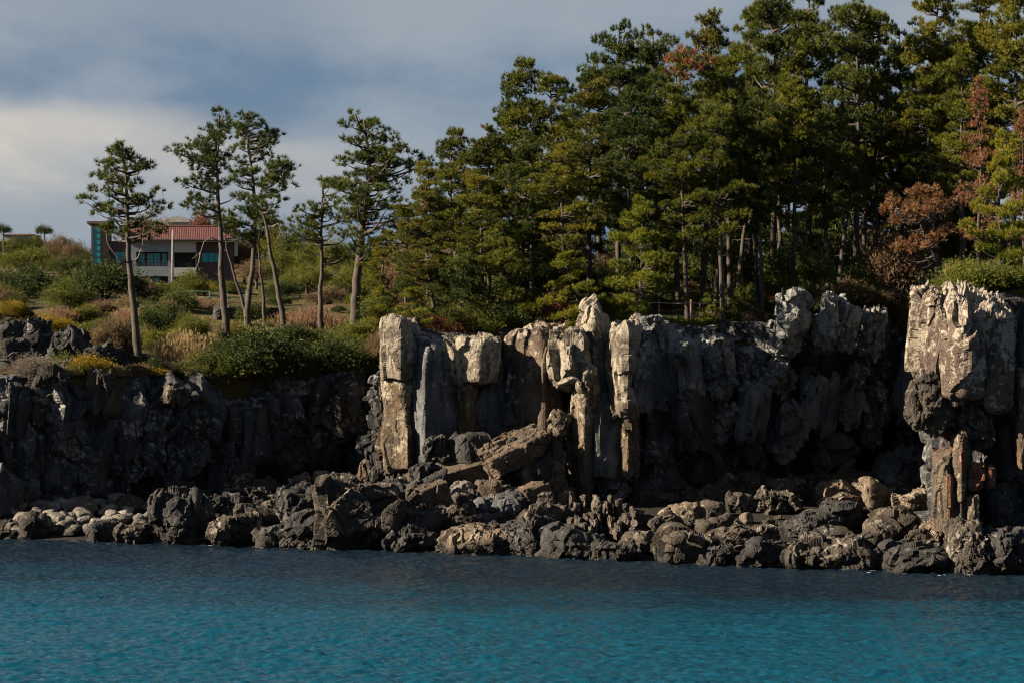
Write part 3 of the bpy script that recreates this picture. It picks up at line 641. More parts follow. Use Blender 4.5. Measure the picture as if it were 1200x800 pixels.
# cobbles and shards
def rockset(n, kind, mat, rough): return [mesh_of('stone', *rock(1,r_.uniform(.8,1.2),r_.uniform(.6,.9), 900+i*31+len(kind), kind, .07, rough, 0, 0, 0, 1, .2 if kind == 'round' else 1), kind == 'round', [M[mat]]) for i in range(n)]
def scatter(n, meshes, fx, fy, sz, name, label, cat, group, mk=None):
    for i in range(n):
        px = fx(); py = fy(px); x, y, z = hit_beach(px, py); s = sz()/F*y
        z = max(float(g1(x, y)), -.1)
        o = obj(name, meshes[i % len(meshes)], None, (x, y, z+s*(.34 if name == 'cobble' else .22))); o.scale = (s*r_.uniform(.85,1.3), s, s*r_.uniform(.8,1.1))
        o.rotation_euler = (r_.uniform(-.3,.3), r_.uniform(-.3,.3), r_.uniform(0,6.28)); tag(o, label, cat, group)
cob = rockset(8,'round','cobble',1.3); bro = rockset(8,'ang','boulder',1.0); drk = rockset(6,'crag','dark',1.0); btn = rockset(5,'round','boulder_tan',1.6)
scatter(150, cob, lambda: r_.triangular(-15,250,80), lambda p: r_.uniform(590,627), lambda: r_.uniform(9,21), 'cobble', 'pale rounded cobble on the beach under the dark left cliff', 'cobble', 'pale cobbles under the left cliff')
scatter(14, cob, lambda: r_.uniform(262,400), lambda p: r_.uniform(566,590), lambda: r_.uniform(9,18), 'cobble', 'pale stone behind the dark boulders near the largest boulder', 'cobble', 'pale stones behind the dark boulders')
scatter(84, bro, lambda: r_.uniform(250,1200), lambda p: np.interp(p,[250,450,660,900,1200],[606,606,614,620,632])+r_.uniform(-26,24), lambda: r_.uniform(9,21), 'shore_rock', 'brown angular stone filling the gaps between the shore boulders', 'stone', 'angular stones among the boulders')
scatter(16, drk, lambda: r_.uniform(-10,150), lambda p: r_.uniform(618,631), lambda: r_.uniform(9,20), 'tide_rock', 'small black stone at the water below the pale cobbles', 'stone', 'small black stones below the cobbles')
scatter(44, drk, lambda: r_.uniform(150,1200), lambda p: np.interp(p,[0,400,700,1000,1200],[628,640,654,667,672])+r_.uniform(-9,0), lambda: r_.uniform(10,24), 'tide_rock', 'black wet jagged stone along the waterline', 'stone', 'black stones along the waterline')
scatter(24, btn, lambda: r_.uniform(760,1090), lambda p: r_.uniform(584,622), lambda: r_.uniform(8,18), 'shore_stone', 'tan rounded stone in the heap below the shaded cliff', 'stone', 'tan stones below the shaded cliff')
scatter(34, bro, lambda: r_.uniform(430,668), lambda p: r_.uniform(545,606), lambda: r_.uniform(9,20), 'rubble_stone', 'broken brown stone in the rubble fan under the columns', 'stone', 'broken stones of the rubble fan')
scatter(44, drk, lambda: r_.uniform(190,450), lambda p: np.interp(p,[0,440],[604,578])+r_.uniform(-8,10), lambda: r_.uniform(14,34), 'shade_rock', 'dark stone at the shaded foot of the left cliff', 'stone', 'dark stones at the foot of the left cliff')
scatter(50, bro, lambda: r_.uniform(750,1075), lambda p: r_.uniform(566,588), lambda: r_.uniform(14,36), 'shade_rock', 'stone in the shade at the foot of the right cliff', 'stone', 'stones at the foot of the right cliff')
# outcrop on the left slope
def O(x0,y0,x1,y1,mat,label,kind='crag',yaw=20,roll=0,rough=1.0):
    h = hit((x0+x1)/2, y1-2); return B(x0,y0,x1,y1,mat,label,kind,yaw,roll,0,rough,Y=h[1],name='outcrop_rock',cat='rock')
O(26,370,62,432,'dark','dark upright outcrop rock on the left slope among yellow bushes','ang',rough=1.7)
O(48,380,110,436,'dark','wide black outcrop rock on the left slope with a sunlit crest','ang',rough=1.7)
O(-4,372,34,408,'dark','dark rough outcrop rock high at the left edge of the photo','ang',rough=1.7)
O(86,404,130,444,'dark','dark outcrop rock beside the white marker post','ang',rough=1.7)
O(-10,394,40,438,'dark','dark outcrop rock at the left edge of the photo below yellow bushes','ang',rough=1.7)
O(100,400,172,434,'dark','low dark rock under the grey-brown bush near the lone pine','ang',rough=1.7)
O(70,418,92,440,'boulder','grey rock on the clifftop turf below the black outcrop')
O(255,448,300,470,'dark','dark stone ledge under the large evergreen bush')
O(418,352,432,376,'boulder','grey stone behind the tall thick-trunked pine')
h_ = hit(92,437); mk = MB(); mk.tube([(0,0,-.2),(0,0,.45),(0,0,.75),(0,0,.82)], [.2,.19,.17,.1], 8); tag(mk.build('marker_post', plain('white_concrete', (.6,.58,.54), .8), None, h_), 'short white concrete marker post on the clifftop turf', 'marker post')
# ================================================================= foliage
def tufts(C_, A_, n, L, W, r, spread=.85):
    """n needles (thin triangles) spraying from each centre round its axis"""
    m = len(C_); Cc = np.repeat(C_, n, 0); Aa = np.repeat(A_, n, 0)
    d = Aa*.85+r.normal(0, spread*.55, (m*n,3)); d /= np.linalg.norm(d, axis=1)[:,None]+1e-9
    l = L*r.uniform(.6,1.15,(m*n,1)); s = np.cross(d, r.normal(0,1,(m*n,3))); s /= np.linalg.norm(s, axis=1)[:,None]+1e-9
    V = np.stack([Cc-s*W+d*l*.05, Cc+s*W+d*l*.05, Cc+d*l+s*W*.35, Cc+d*l-s*W*.35], 1).reshape(-1,3)
    return V, np.arange(m*n*4).reshape(-1,4)
def pad_pts(c, rad, n, r, flat=.5):
    p = r.normal(0,1,(n,3)); p /= np.linalg.norm(p, axis=1)[:,None]; p *= r.uniform(.35,1,(n,1))**.6
    p *= np.array([1,1,flat]); P_ = c+p*rad
    a = p*np.array([1,1,1.2])+np.array([0,0,.55]); a /= np.linalg.norm(a, axis=1)[:,None]
    return P_, a
def trunk_at(tp, z):
    tp = np.asarray(tp); return np.array([np.interp(z, tp[:,2], tp[:,k]) for k in range(3)])
def pine_meshes(tp, rad, pads, seed, per=13, needles=25, L=.44, W=.020, droop=.25, flat=.5, bark='bark', needle='pine', stubs=6, swell=None):
    """tp trunk points, rad base radius, pads [(x,y,z,r)]"""
    r = np.random.default_rng(seed); tp = np.asarray(tp, float)
    mb = MB(); zz = tp[:,2]; H = zz.max()
    # trunk, smoothed and a little crooked
    zi = np.linspace(zz.min(), H, 22); T = np.stack([np.interp(zi, zz, tp[:,0]), np.interp(zi, zz, tp[:,1]), zi], 1)
    for _ in range(2): T[1:-1] = (T[:-2]+2*T[1:-1]+T[2:])/4
    T[1:,:2] += r.normal(0,.035,(21,2))
    rr = rad*(1-.86*np.clip((zi-zz.min())/(H-zz.min()),0,1)**1.1); rr[0] *= 1.5; rr[1] *= 1.12
    mb.tube(T, rr, 8)
    Ps, As = [], []
    for (x,y,z,pr) in pads:
        c = np.array([x,y,z])
        t0 = trunk_at(T, np.clip(z-droop*math.hypot(x-trunk_at(T,min(z,H))[0], y-trunk_at(T,min(z,H))[1])-.15, zz.min()+H*.12, H-.1))
        dist = np.linalg.norm(c-t0)
        if dist > .4:
            mid = (t0+c)/2+np.array([r.normal(0,.1),r.normal(0,.1),-.10*dist+r.normal(0,.08)]); q = t0*.25+mid*.75
            b = max(.022, min(.05+.018*dist, rad*.42)); mb.tube([t0, (t0+mid)/2, mid, (mid+c)/2+[0,0,-.03*dist], c], [b, b*.8, b*.6, b*.42, .014], 5, False)
        a, b_ = pad_pts(c, pr, int(per*(pr/.7)**2)+4, r, flat); Ps.append(a); As.append(b_)
    for _ in range(stubs):
        z = r.uniform(.25,.7)*H; t0 = trunk_at(T, z); az = r.uniform(0,6.28); l = r.uniform(.4,1.5)
        e = t0+np.array([math.cos(az)*l, math.sin(az)*l, r.uniform(-.2,.4)*l]); mb.tube([t0, (t0+e)/2+[0,0,-.06], e], [.04,.025,.01], 4, False)
    V, Q = tufts(np.concatenate(Ps), np.concatenate(As), needles, L, W, r)
    return mb.mesh('trunk', M[bark], True), mesh_of('crown', V, Q, False, [M[needle]])
def gen_pads(H, f0, Rm, r, top=1.0, shape=.8, lean=(0,0)):
    pads = []; z = f0*H; ph = r.uniform(0,6.28)
    while z < H-.5:
        t = (z-f0*H)/(H-f0*H); env = Rm*(1-t)**shape*min(1, .6+1.7*t); az0 = r.uniform(0,6.28); nb = int(r.integers(3,6))
        for b in range(nb):
            az = az0+b*6.28/nb+r.normal(0,.4); Lb = max(.45, env*r.uniform(.38,1.22)*(1+.18*math.sin(az+ph+z*.5))); zb = z+r.normal(0,.3)
            for fr in ((1.0,) if Lb < .9 else (1.0,.6) if Lb < 1.9 else (1.0,.76,.48)):
                a2 = az+r.normal(0,.26)*(2-fr); q = Lb*fr
                pads.append((math.cos(a2)*q+lean[0]*z, math.sin(a2)*q+lean[1]*z, zb+.30*q*(.5+.7*t)+r.normal(0,.14), r.uniform(.46,.88)*(.7+.4*fr*(1-t*.45))))
        z += r.uniform(.95,1.5)*(1-.35*t)
    for _ in range(3): pads.append((lean[0]*H+r.normal(0,.3), lean[1]*H+r.normal(0,.3), H-r.uniform(0,.6), .42))
    return pads
def pine_variant(H, f0, Rm, seed, needle='pine', shape=.8, bend=.5, **kw):
    r = np.random.default_rng(seed); bx, by = r.normal(0,bend,2)
    tp = [(0,0,-.5),(bx*.4,by*.4,H*.3),(bx*.9,by*.9,H*.6),(bx*.5,by*.5,H*.85),(0,0,H)]
    pads = [(x+np.interp(z,[0,H*.3,H*.6,H*.85,H],[0,.4*bx,.9*bx,.5*bx,0]), y+np.interp(z,[0,H*.3,H*.6,H*.85,H],[0,.4*by,.9*by,.5*by,0]), z, p) for x,y,z,p in gen_pads(H, f0, Rm, r, shape=shape)]
    return pine_meshes(tp, H*.0155, pads, seed, needle=needle, **kw)
# ---- the lone pines, crowns laid out branch by branch
def hero(name, label, base, trunk, pads, rad, Y=None, needle='pine_dark', depth=1.5, dead=(), seed=1, pr=11, extra=26, **kw):
    b = hit(*base) if Y is None else np.array([(base[0]-600)/F*Y, Y, g1((base[0]-600)/F*Y, Y)])
    Y = b[1]; sc = Y/F; r = np.random.default_rng(seed)
    tp = [(0,0,-.6)]+[((px-base[0])*sc, 0, CAMZ-(py-400)*sc-b[2]) for px,py in trunk]
    P_ = []
    for px, py in pads:
        P_.append(((px-base[0])*sc, r.normal(0,depth*.55), CAMZ-(py+8-400)*sc-b[2], pr*sc*r.uniform(.5,1.0)))
    for k in range(extra):                       # boughs towards and away from the sea
        x,y,z,p = P_[r.integers(len(pads))]; t = trunk_at(tp, z); f = r.uniform(.3,.85)
        P_.append((t[0]+(x-t[0])*f, r.normal(0,depth), z+r.normal(0,.2), p*.85))
    tm, cm = pine_meshes(tp, rad, P_, seed, needle=needle, L=.38, **kw)
    root = empty(name, b, label, 'pine tree', 'free-standing pines on the left slope')
    obj('trunk', tm, root); obj('crown', cm, root)
    if dead:
        mb = MB()
        for br in dead:
            pts = [((px-base[0])*sc, dy, CAMZ-(py-400)*sc-b[2]) for px,py,dy in br]
            mb.tube(pts, np.linspace(.065,.015,len(pts)), 5)
        mb.build('dead_branch', M['bark_pale'], root, smooth=True)
    return root
hero('pine_tree','lone slender pine standing by itself farthest left, with bare crooked lower limbs',(163,430),[(160,400),(153,330),(150,290),(150,240),(147,200),(141,170)],
 [(95,226),(104,224),(115,215),(112,196),(120,184),(131,169),(141,166),(150,173),(160,181),(152,190),(168,190),(174,186),(135,185),(125,200),(140,202),(158,206),(148,215),(130,220),(172,223),(184,217),(162,230),(176,232),(192,235),(186,240),(120,236),(132,242),(112,242),(145,232),(165,252),(186,258),(178,265),(192,262),(120,258),(132,256),(138,268),(165,262),(150,180),(128,190)],
 .30, seed=11, dead=[[(150,308,0),(140,303,-.3),(131,292,-.5),(127,284,-.6),(126,274,-.6)],[(152,310,0),(162,303,-.3),(168,290,-.5),(169,272,-.6)]], extra=30)
hero('pine_tree','tall pine with a one-sided crown swept to the left over the red roof',(266,404),[(264,370),(260,330),(259,280),(256,240),(254,200),(252,165),(262,135)],
 [(203,168),(212,172),(216,163),(226,158),(233,166),(240,155),(250,150),(244,145),(262,132),(268,140),(258,142),(266,152),(252,160),(222,178),(232,182),(242,176),(214,206),(224,208),(236,200),(247,196),(226,222),(238,226),(222,234),(234,240),(246,236),(252,214),(262,172),(258,186),(240,212),(262,206),(230,190),(248,182),(244,168)],
 .30, seed=12, dead=[[(258,284,0),(248,278,-.3),(240,284,-.5),(236,296,-.5),(226,304,-.5)],[(236,296,-.5),(234,308,-.6),(228,322,-.6)],[(257,240,0),(268,236,.2),(276,230,.3)]], extra=24)
hero('pine_tree','thin leaning pine between the swept pine and the tall twin crown',(290,382),[(284,350),(272,318),(268,300),(262,270),(262,250)],
 [(262,250),(256,256),(270,258),(278,264),(284,256),(268,246),(288,268)], .17, seed=13, pr=9, extra=8)
hero('pine_tree','tall pine with a dense upright crown forming the left half of the twin crown',(289,382),[(292,340),(298,290),(300,255),(296,210),(291,170),(288,132)],
 [(279,140),(288,131),(298,133),(306,140),(283,152),(296,150),(313,150),(326,150),(280,166),(292,165),(304,165),(318,162),(274,178),(286,180),(300,178),(312,176),(278,192),(290,195),(304,192),(275,207),(288,210),(300,206),(270,198),(278,222),(292,224),(284,238),(296,242),(276,250),(290,258),(320,156),(282,270),(300,268)],
 .27, seed=14, extra=30)
hero('pine_tree','slim bare-stemmed pine in the middle of the twin crown',(310,384),[(309,350),(304,310),(303,280),(306,255)],
 [(306,246),(300,254),(312,254),(318,246),(324,254),(296,246),(312,240)], .17, seed=15, pr=9, extra=8)
hero('pine_tree','leaning pine, its crown reaching right beside the dense upright one',(334,388),[(328,350),(318,300),(312,262),(304,240),(308,215),(318,195)],
 [(318,186),(328,184),(340,190),(334,198),(326,206),(316,200),(338,212),(320,218),(330,226),(310,212),(306,226),(318,234),(304,240),(342,186),(300,230),(312,246)],
 .26, seed=16, extra=16, dead=[[(316,268,0),(326,262,-.3),(330,272,-.5),(324,284,-.6)]])
hero('pine_tree','dark pine with a broken rust-tipped stem and boughs spreading sideways',(376,388),[(376,350),(377,300),(378,250),(378,216)],
 [(398,204),(388,208),(405,212),(352,238),(362,232),(372,238),(386,232),(400,226),(346,250),(358,254),(370,248),(390,246),(404,250),(350,268),(362,272),(392,266),(406,270),(352,284),(398,286),(410,292),(388,296),(344,262)],
 .24, seed=17, extra=26)
hero('pine_tree','largest free-standing pine, thick trunk and broad layered crown reaching right',(414,394),[(416,350),(421,300),(424,270),(430,230),(434,190),(426,140)],
 [(408,138),(417,133),(427,134),(437,138),(448,143),(459,155),(470,166),(488,172),(500,180),(484,190),(472,182),(405,157),(416,160),(428,155),(440,160),(402,182),(412,178),(424,176),(436,172),(450,174),(462,182),(412,198),(424,196),(438,194),(452,200),(470,204),(462,216),(446,206),(420,212),(434,216),(396,206),(386,208),(412,228),(428,232),(442,228),(456,234),(468,226),(412,246),(434,248),(446,262),(456,250),(412,284),(424,276),(440,276),(410,264),(400,240),(430,268),(422,290),(478,240),(450,290)],
 .42, seed=18, pr=13, extra=60, depth=2.2)
# ---- the wood on the headland
VAR = {}
for k, (H, f0, Rm, nd, shp) in {'full':(15,.20,3.5,'pine',.6),'full2':(15,.26,3.2,'pine_mixed',.55),'mid':(16,.35,3.3,'pine',.5),'mid2':(16,.33,3.6,'pine_dark',.5),'mid3':(16,.38,3.2,'pine_mixed',.5),'high':(17,.43,3.4,'pine',.45),'high2':(17,.46,3.6,'pine_dark',.45),
    'bright':(9,.2,3.4,'pine_bright',.55),'bright2':(8,.14,3.0,'pine_bright',.7),'low':(7,.16,3.0,'pine',.55),'low2':(6,.2,3.2,'pine_dark',.5)}.items():
    VAR[k] = (H, Rm, pine_variant(H, f0, Rm, 40+len(VAR), nd, shp, needles=25, W=.018, per=23, flat=.38, L=.31))
VAR['deadtall'] = (14,2.2,pine_variant(14,.22,2.0,77,'dead',.9,stubs=14,per=5,L=.3))
VAR['deadwide'] = (6,3.2,pine_variant(6,.44,3.3,78,'dead',.35,stubs=12,per=7,L=.3))
G_WOOD = 'pines of the clifftop wood'
def T(tx, ty, bx, Y, wpx, var, label, cat='pine tree', name='pine_tree', group=G_WOOD, bz=None):
    Y = max(Y, float(ip(_yc, bx))+2.0); H0, R0, (tm, cm) = VAR[var]; X = (bx-600)/F*Y; z = g1(X, Y) if bz is None else bz
    top = CAMZ-(ty+5-400)/F*Y; s = (top-z)/H0; sx = wpx*.88/F*Y/2/R0
    sx = min(max(sx, s*.62), s*1.5)
    root = empty(name, (X, Y, z-.15), label, cat, group)
    root.rotation_euler = (0, math.atan2((tx-bx)/F*Y, top-z), rnd.uniform(0,6.28)) if abs(tx-bx) < 3 else (0, math.atan2((tx-bx)/F*Y, top-z), 0)
    root.scale = (sx, sx, s); obj('trunk', tm, root); obj('crown', cm, root)
    return root
front = [
 (531,142,540,178,100,'full','low pine with a narrow pointed top at the left end of the wood'),
 (612,60,616,182,118,'full','tall pine with a double-pointed top at the left shoulder of the wood'),
 (722,20,724,186,120,'mid2','tall pine with an open candelabra top rising at the first high point of the wood'),
 (826,15,822,178,112,'mid3','tall pine with orange-brown dying boughs near its top'),
 (905,-32,906,184,130,'mid2','tall dark pine cut off by the top edge left of the sky gap'),
 (1100,-26,1100,188,120,'high','tall pine cut off by the top edge right of the sky gap'),
 (752,226,750,163.5,118,'bright','bright green young pine standing at the cliff edge behind the pale conical peak'),
 (1176,150,1172,154.5,92,'bright','bright yellow-green pine at the right edge above the mottled crag'),
 (500,205,512,172,92,'full2','pine with low drooping boughs at the left corner of the sunny cliff'),
 (475,236,474,174,60,'mid','slender pale-stemmed pine behind the white cap rock'),
 (590,255,606,167.5,110,'low','leaning low pine over the bushes above the broad brown wall'),
 (660,285,690,165,92,'bright2','small yellowish pine leaning out over the pale conical rock peak'),
 (545,290,536,168,90,'low2','dark low pine spreading over the cliff edge above the dark-fronted column'),
 (480,330,490,166.5,66,'bright2','tiny pine bush-like on the cliff corner above the cap rock'),
 (830,330,832,163,32,'bright2','knee-high young pine beside the rope fence'),
]
for a in front:
    q = T(*a)
    if 'orange-brown' in a[6]:                    # the dying bough, facing the sea
        rr_ = np.random.default_rng(5); Yb = a[3]-2.6; cs = [at(px, py, Yb) for px, py in ((782,70),(796,60),(814,62),(800,74),(816,80),(784,86),(828,72),(804,92))]
        pp = [pad_pts(c_, .42, 9, rr_, .5) for c_ in cs]; Pq = np.concatenate([p for p,_ in pp]); Aq = np.concatenate([p for _,p in pp])
        Pq = (Pq-np.array(q.location))/np.array(q.scale); Vq, Qq = tufts(Pq, Aq, 20, .34, .02, rr_); bo = obj('browned_bough', mesh_of('browned_bough', Vq, Qq, False, [M['dead']]), q); bo['label'] = 'dead orange-brown bough'
T(1144,84,1146,160,66,'deadtall','dead pine with sparse rust needles and a bare mast-like stem','dead tree','dead_pine')
T(1068,204,1112,157,150,'deadwide','dead rust-red pine spreading flat across the dark gap','dead tree','dead_pine')
T(1196,120,1200,166,44,'deadtall','dead russet pine half cut off by the right edge','dead tree','dead_pine')
wood_label = 'dark green pine crowded in among the others inside the clifftop wood'
mid = [(452,262,456,198,72,'full'),(438,300,442,212,60,'low'),(468,226,470,200,70,'full2'),(424,318,428,225,50,'low2'),(500,180,500,186,84,'full'),(448,330,452,186,60,'low'),(474,318,478,180,60,'low2'),(516,300,518,176,70,'low'),(572,140,572,176,96,'full2'),(645,82,640,190,110,'mid'),(690,92,690,176,116,'mid3'),(765,26,768,192,118,'mid2'),(795,54,795,178,112,'mid'),(856,58,856,176,112,'high'),(879,3,880,190,96,'mid'),
 (952,-42,950,190,134,'mid'),(1000,-16,1002,182,124,'high2'),(1022,6,1026,186,100,'mid'),(1054,26,1058,192,96,'mid2'),(1150,-22,1152,190,124,'mid'),(1186,-30,1186,178,130,'high'),(1236,-14,1236,184,130,'mid2'),(1290,10,1290,186,140,'mid'),(1340,30,1340,182,140,'high'),
 (660,160,664,170,104,'high'),(620,150,624,172,96,'mid2'),(740,120,742,172,106,'high2'),(800,140,806,170,100,'high'),(842,120,848,169,100,'high'),(890,100,894,170,104,'high2'),(930,80,928,172,104,'high'),(972,110,972,173,108,'high2'),(1012,100,1014,188,104,'high'),(1050,110,1046,194,108,'high2'),(1092,70,1092,182,116,'high'),(1128,60,1128,174,112,'mid'),(1210,60,1212,168,110,'mid3'),
 (560,200,566,171,90,'mid'),(600,110,604,196,110,'mid2'),(560,160,556,200,110,'mid2'),(700,60,702,200,120,'mid2'),(750,60,752,204,120,'mid2'),(840,40,838,202,120,'mid2'),(925,10,925,204,120,'mid2'),(980,20,978,206,120,'mid2'),(1075,60,1075,206,120,'mid2'),(1120,30,1120,205,120,'mid2'),(1168,20,1168,204,120,'mid2'),(670,120,672,210,120,'full'),(790,100,792,214,120,'full'),(880,90,882,216,130,'full'),(950,110,952,218,130,'full'),(1020,140,1020,220,130,'full'),(1080,150,1080,218,130,'full'),(1160,120,1160,220,130,'full'),(1220,100,1220,215,130,'full'),
 (505,250,506,192,80,'full'),(535,230,538,205,90,'full'),(580,240,580,212,90,'full'),(625,220,628,214,90,'full'),(455,290,452,235,70,'full'),(480,285,486,230,70,'full'),(720,220,722,224,120,'full'),(845,220,845,226,120,'full'),(640,250,640,190,90,'low'),(600,270,600,186,90,'low2'),(690,240,690,190,90,'low2'),(870,240,866,192,90,'low2'),(790,250,788,190,90,'low'),(940,260,940,196,90,'low2'),(820,230,820,206,110,'low2'),(900,235,902,210,110,'low2'),(965,235,965,208,110,'low2'),(1025,240,1025,206,110,'low2'),(1085,240,1085,206,110,'low2'),(1150,240,1150,206,110,'low2'),(760,235,760,208,110,'low2'),(1000,262,1000,198,90,'low2'),(1050,262,1050,200,90,'low2')]
for a in mid: T(*a, wood_label)
for a in [(78,306,80,330,52),(112,308,112,326,60),(134,312,134,322,50),(40,318,40,318,56),(14,326,14,322,56),(60,330,60,290,60),(100,332,98,285,56)]: T(*a,'low2','low dark pine growing in the scrub left of the house','pine tree','pine_tree','low pines left of the house')
# stems of the dark grove behind the fence
gr = random.Random(21)
stem_m = [pine_variant(15,.6,2.8,300+i,'pine_dark',.6,1.0,stubs=9,per=12) for i in range(3)]
for i, px in enumerate([836,862,884,889,912,926,956,980]):
    Y = gr.uniform(169,184); X = (px-600)/F*Y; z = g1(X,Y); tm, cm = stem_m[i % 3]
    root = empty('pine_tree', (X,Y,z-.15), 'bare-stemmed pine in the dark grove right of the rope fence', 'pine tree', 'bare stems of the dark grove'); root.scale = (.8,.8,gr.uniform(.75,1.0)); root.rotation_euler = (gr.uniform(-.04,.04),gr.uniform(-.16,.16),gr.uniform(0,6.28))
    obj('trunk', tm, root); obj('crown', cm, root)

# ================================================================= shrubs
def shrub_mesh(seed, n=1500, leaf=.085, lobes=11, flat=.75, twiggy=False):
    r = np.random.default_rng(seed); Ps = []; As = []
    for k in range(lobes):
        az = r.uniform(0,6.28); q = r.uniform(0,.62)**.7; c = np.array([math.cos(az)*q, math.sin(az)*q, r.uniform(.2,.62)*(1.15-q)]); rad = r.uniform(.22,.40)
        p = r.normal(0,1,(n//lobes,3)); p /= np.linalg.norm(p, axis=1)[:,None]; p[:,2] = np.where(p[:,2] < -.35, -p[:,2], p[:,2])
        Ps.append(c+p*rad*np.where(r.random((len(p),1)) < .24, r.uniform(.95,1.7,(len(p),1)), r.uniform(.62,1.06,(len(p),1)))*np.array([1,1,flat+.2])); As.append(p+np.array([0,0,.3]))
    Pp = np.concatenate(Ps); A = np.concatenate(As); A /= np.linalg.norm(A, axis=1)[:,None]; keep = Pp[:,2] > -.02; Pp = Pp[keep]; A = A[keep]
    return tufts(Pp, A, 3 if not twiggy else 4, leaf*(1.5 if not twiggy else 2.4), leaf*(.30 if not twiggy else .11), r, 1.0)
def stems(seed):
    r = np.random.default_rng(seed); mb = MB()
    for k in range(9):
        az = r.uniform(0,6.28); q = r.uniform(.2,.6); e = np.array([math.cos(az)*q, math.sin(az)*q, r.uniform(.35,.75)])
        mb.tube([(0,0,-.1), e*.5+[0,0,.06], e], [.035,.022,.008], 4, False)
    return mb
SH = {}
def shrub_parts(mat, kind, i, big=0):
    key = (mat, kind, i, big)
    if key not in SH:
        sd = 500+len(SH)*7
        if kind == 'reed':
            r = np.random.default_rng(sd); k = 170; az = r.uniform(0,6.28,k); rr = r.random(k)**.7*.62; P_ = np.stack([np.cos(az)*rr, np.sin(az)*rr, np.zeros(k)], 1)
            A = P_*.55+r.normal(0,.13,(k,3))+np.array([0,0,1.]); A /= np.linalg.norm(A, axis=1)[:,None]; hh = (1-rr*.55)*r.uniform(.45,1.05,k)
            V, Q = tufts(P_, A, 3, .55, .010, r, .25); Vs, Qs = tufts(P_, A, 1, 1, .006, r, .01); Vs = Vs.reshape(k,4,3); tip = P_+A*hh[:,None]*.8; Vs[:,2] = tip; Vs[:,3] = tip+.004; Vs = Vs.reshape(-1,3)
            V2, Q2 = tufts(tip, A, 7, .17, .011, r, .22); V = np.concatenate([V,Vs]); Q = np.concatenate([Q,Qs+len(V)-len(Vs)])
            SH[key] = (mesh_of('foliage', np.concatenate([V,V2]), np.concatenate([Q,Q2+len(V)]), False, [M[mat]]), None)
        elif kind == 'palm':
            r = np.random.default_rng(sd); mb = MB(); Vs = []; Qs = []; n0 = 0
            for k in range(26):
                az = k*2.4; el = r.uniform(.15,1.2); d = np.array([math.cos(az), math.sin(az)]); ts = np.linspace(0,1,9)
                pts = np.stack([d[0]*ts*math.cos(el)*.95, d[1]*ts*math.cos(el)*.95, .28+ts*math.sin(el)*.8-.42*ts**2], 1)
                side = np.array([-d[1], d[0], 0])
                for j in range(1,9):
                    for sg in (-1,1):
                        b_ = pts[j]; e = b_+side*sg*.26*(1-ts[j]*.5)+np.array([d[0]*.10,d[1]*.10,-.03]); Vs += [b_-[d[0]*.02,d[1]*.02,0], b_+[d[0]*.02,d[1]*.02,0], e]; Qs.append((n0,n0+1,n0+2)); n0 += 3
            st = MB(); st.tube([(0,0,-.1),(0,0,.3)], [.09,.08], 8)
            SH[key] = (mesh_of('foliage', np.array(Vs), np.array(Qs), False, [M[mat]]), st.mesh('stem', M['bark']))
        else:
            V, Q = shrub_mesh(sd, [1500,3600,7000][big], [.075,.044,.030][big if kind != 'twig' else min(big,1)], [10,15,22][big], .75, kind == 'twig')
            SH[key] = (mesh_of('foliage', V, Q, False, [M[mat]]), stems(sd+1).mesh('stem', M['bark_pale' if kind == 'twig' else 'bark']))
    return SH[key]
def S(px, py, wpx, hpx, mat, label, kind='leaf', group=None, name='shrub', cat='shrub', Y=None):
    p = hit(px, py) if Y is None else np.array([(px-600)/F*Y, Y, g1((px-600)/F*Y, Y)])
    s = wpx/F*p[1]/1.55; f, st = shrub_parts(mat, kind, rnd.randrange(2), 0 if s < 1.05 else 1 if s < 1.9 else 2); h = hpx/F*p[1]/.95
    root = empty(name, (p[0], p[1], p[2]-.08), label, cat, group, rnd.uniform(0,6.28)); root.scale = (s, s, h)
    obj('foliage', f, root)
    if st: obj('stem', st, root)
    return root
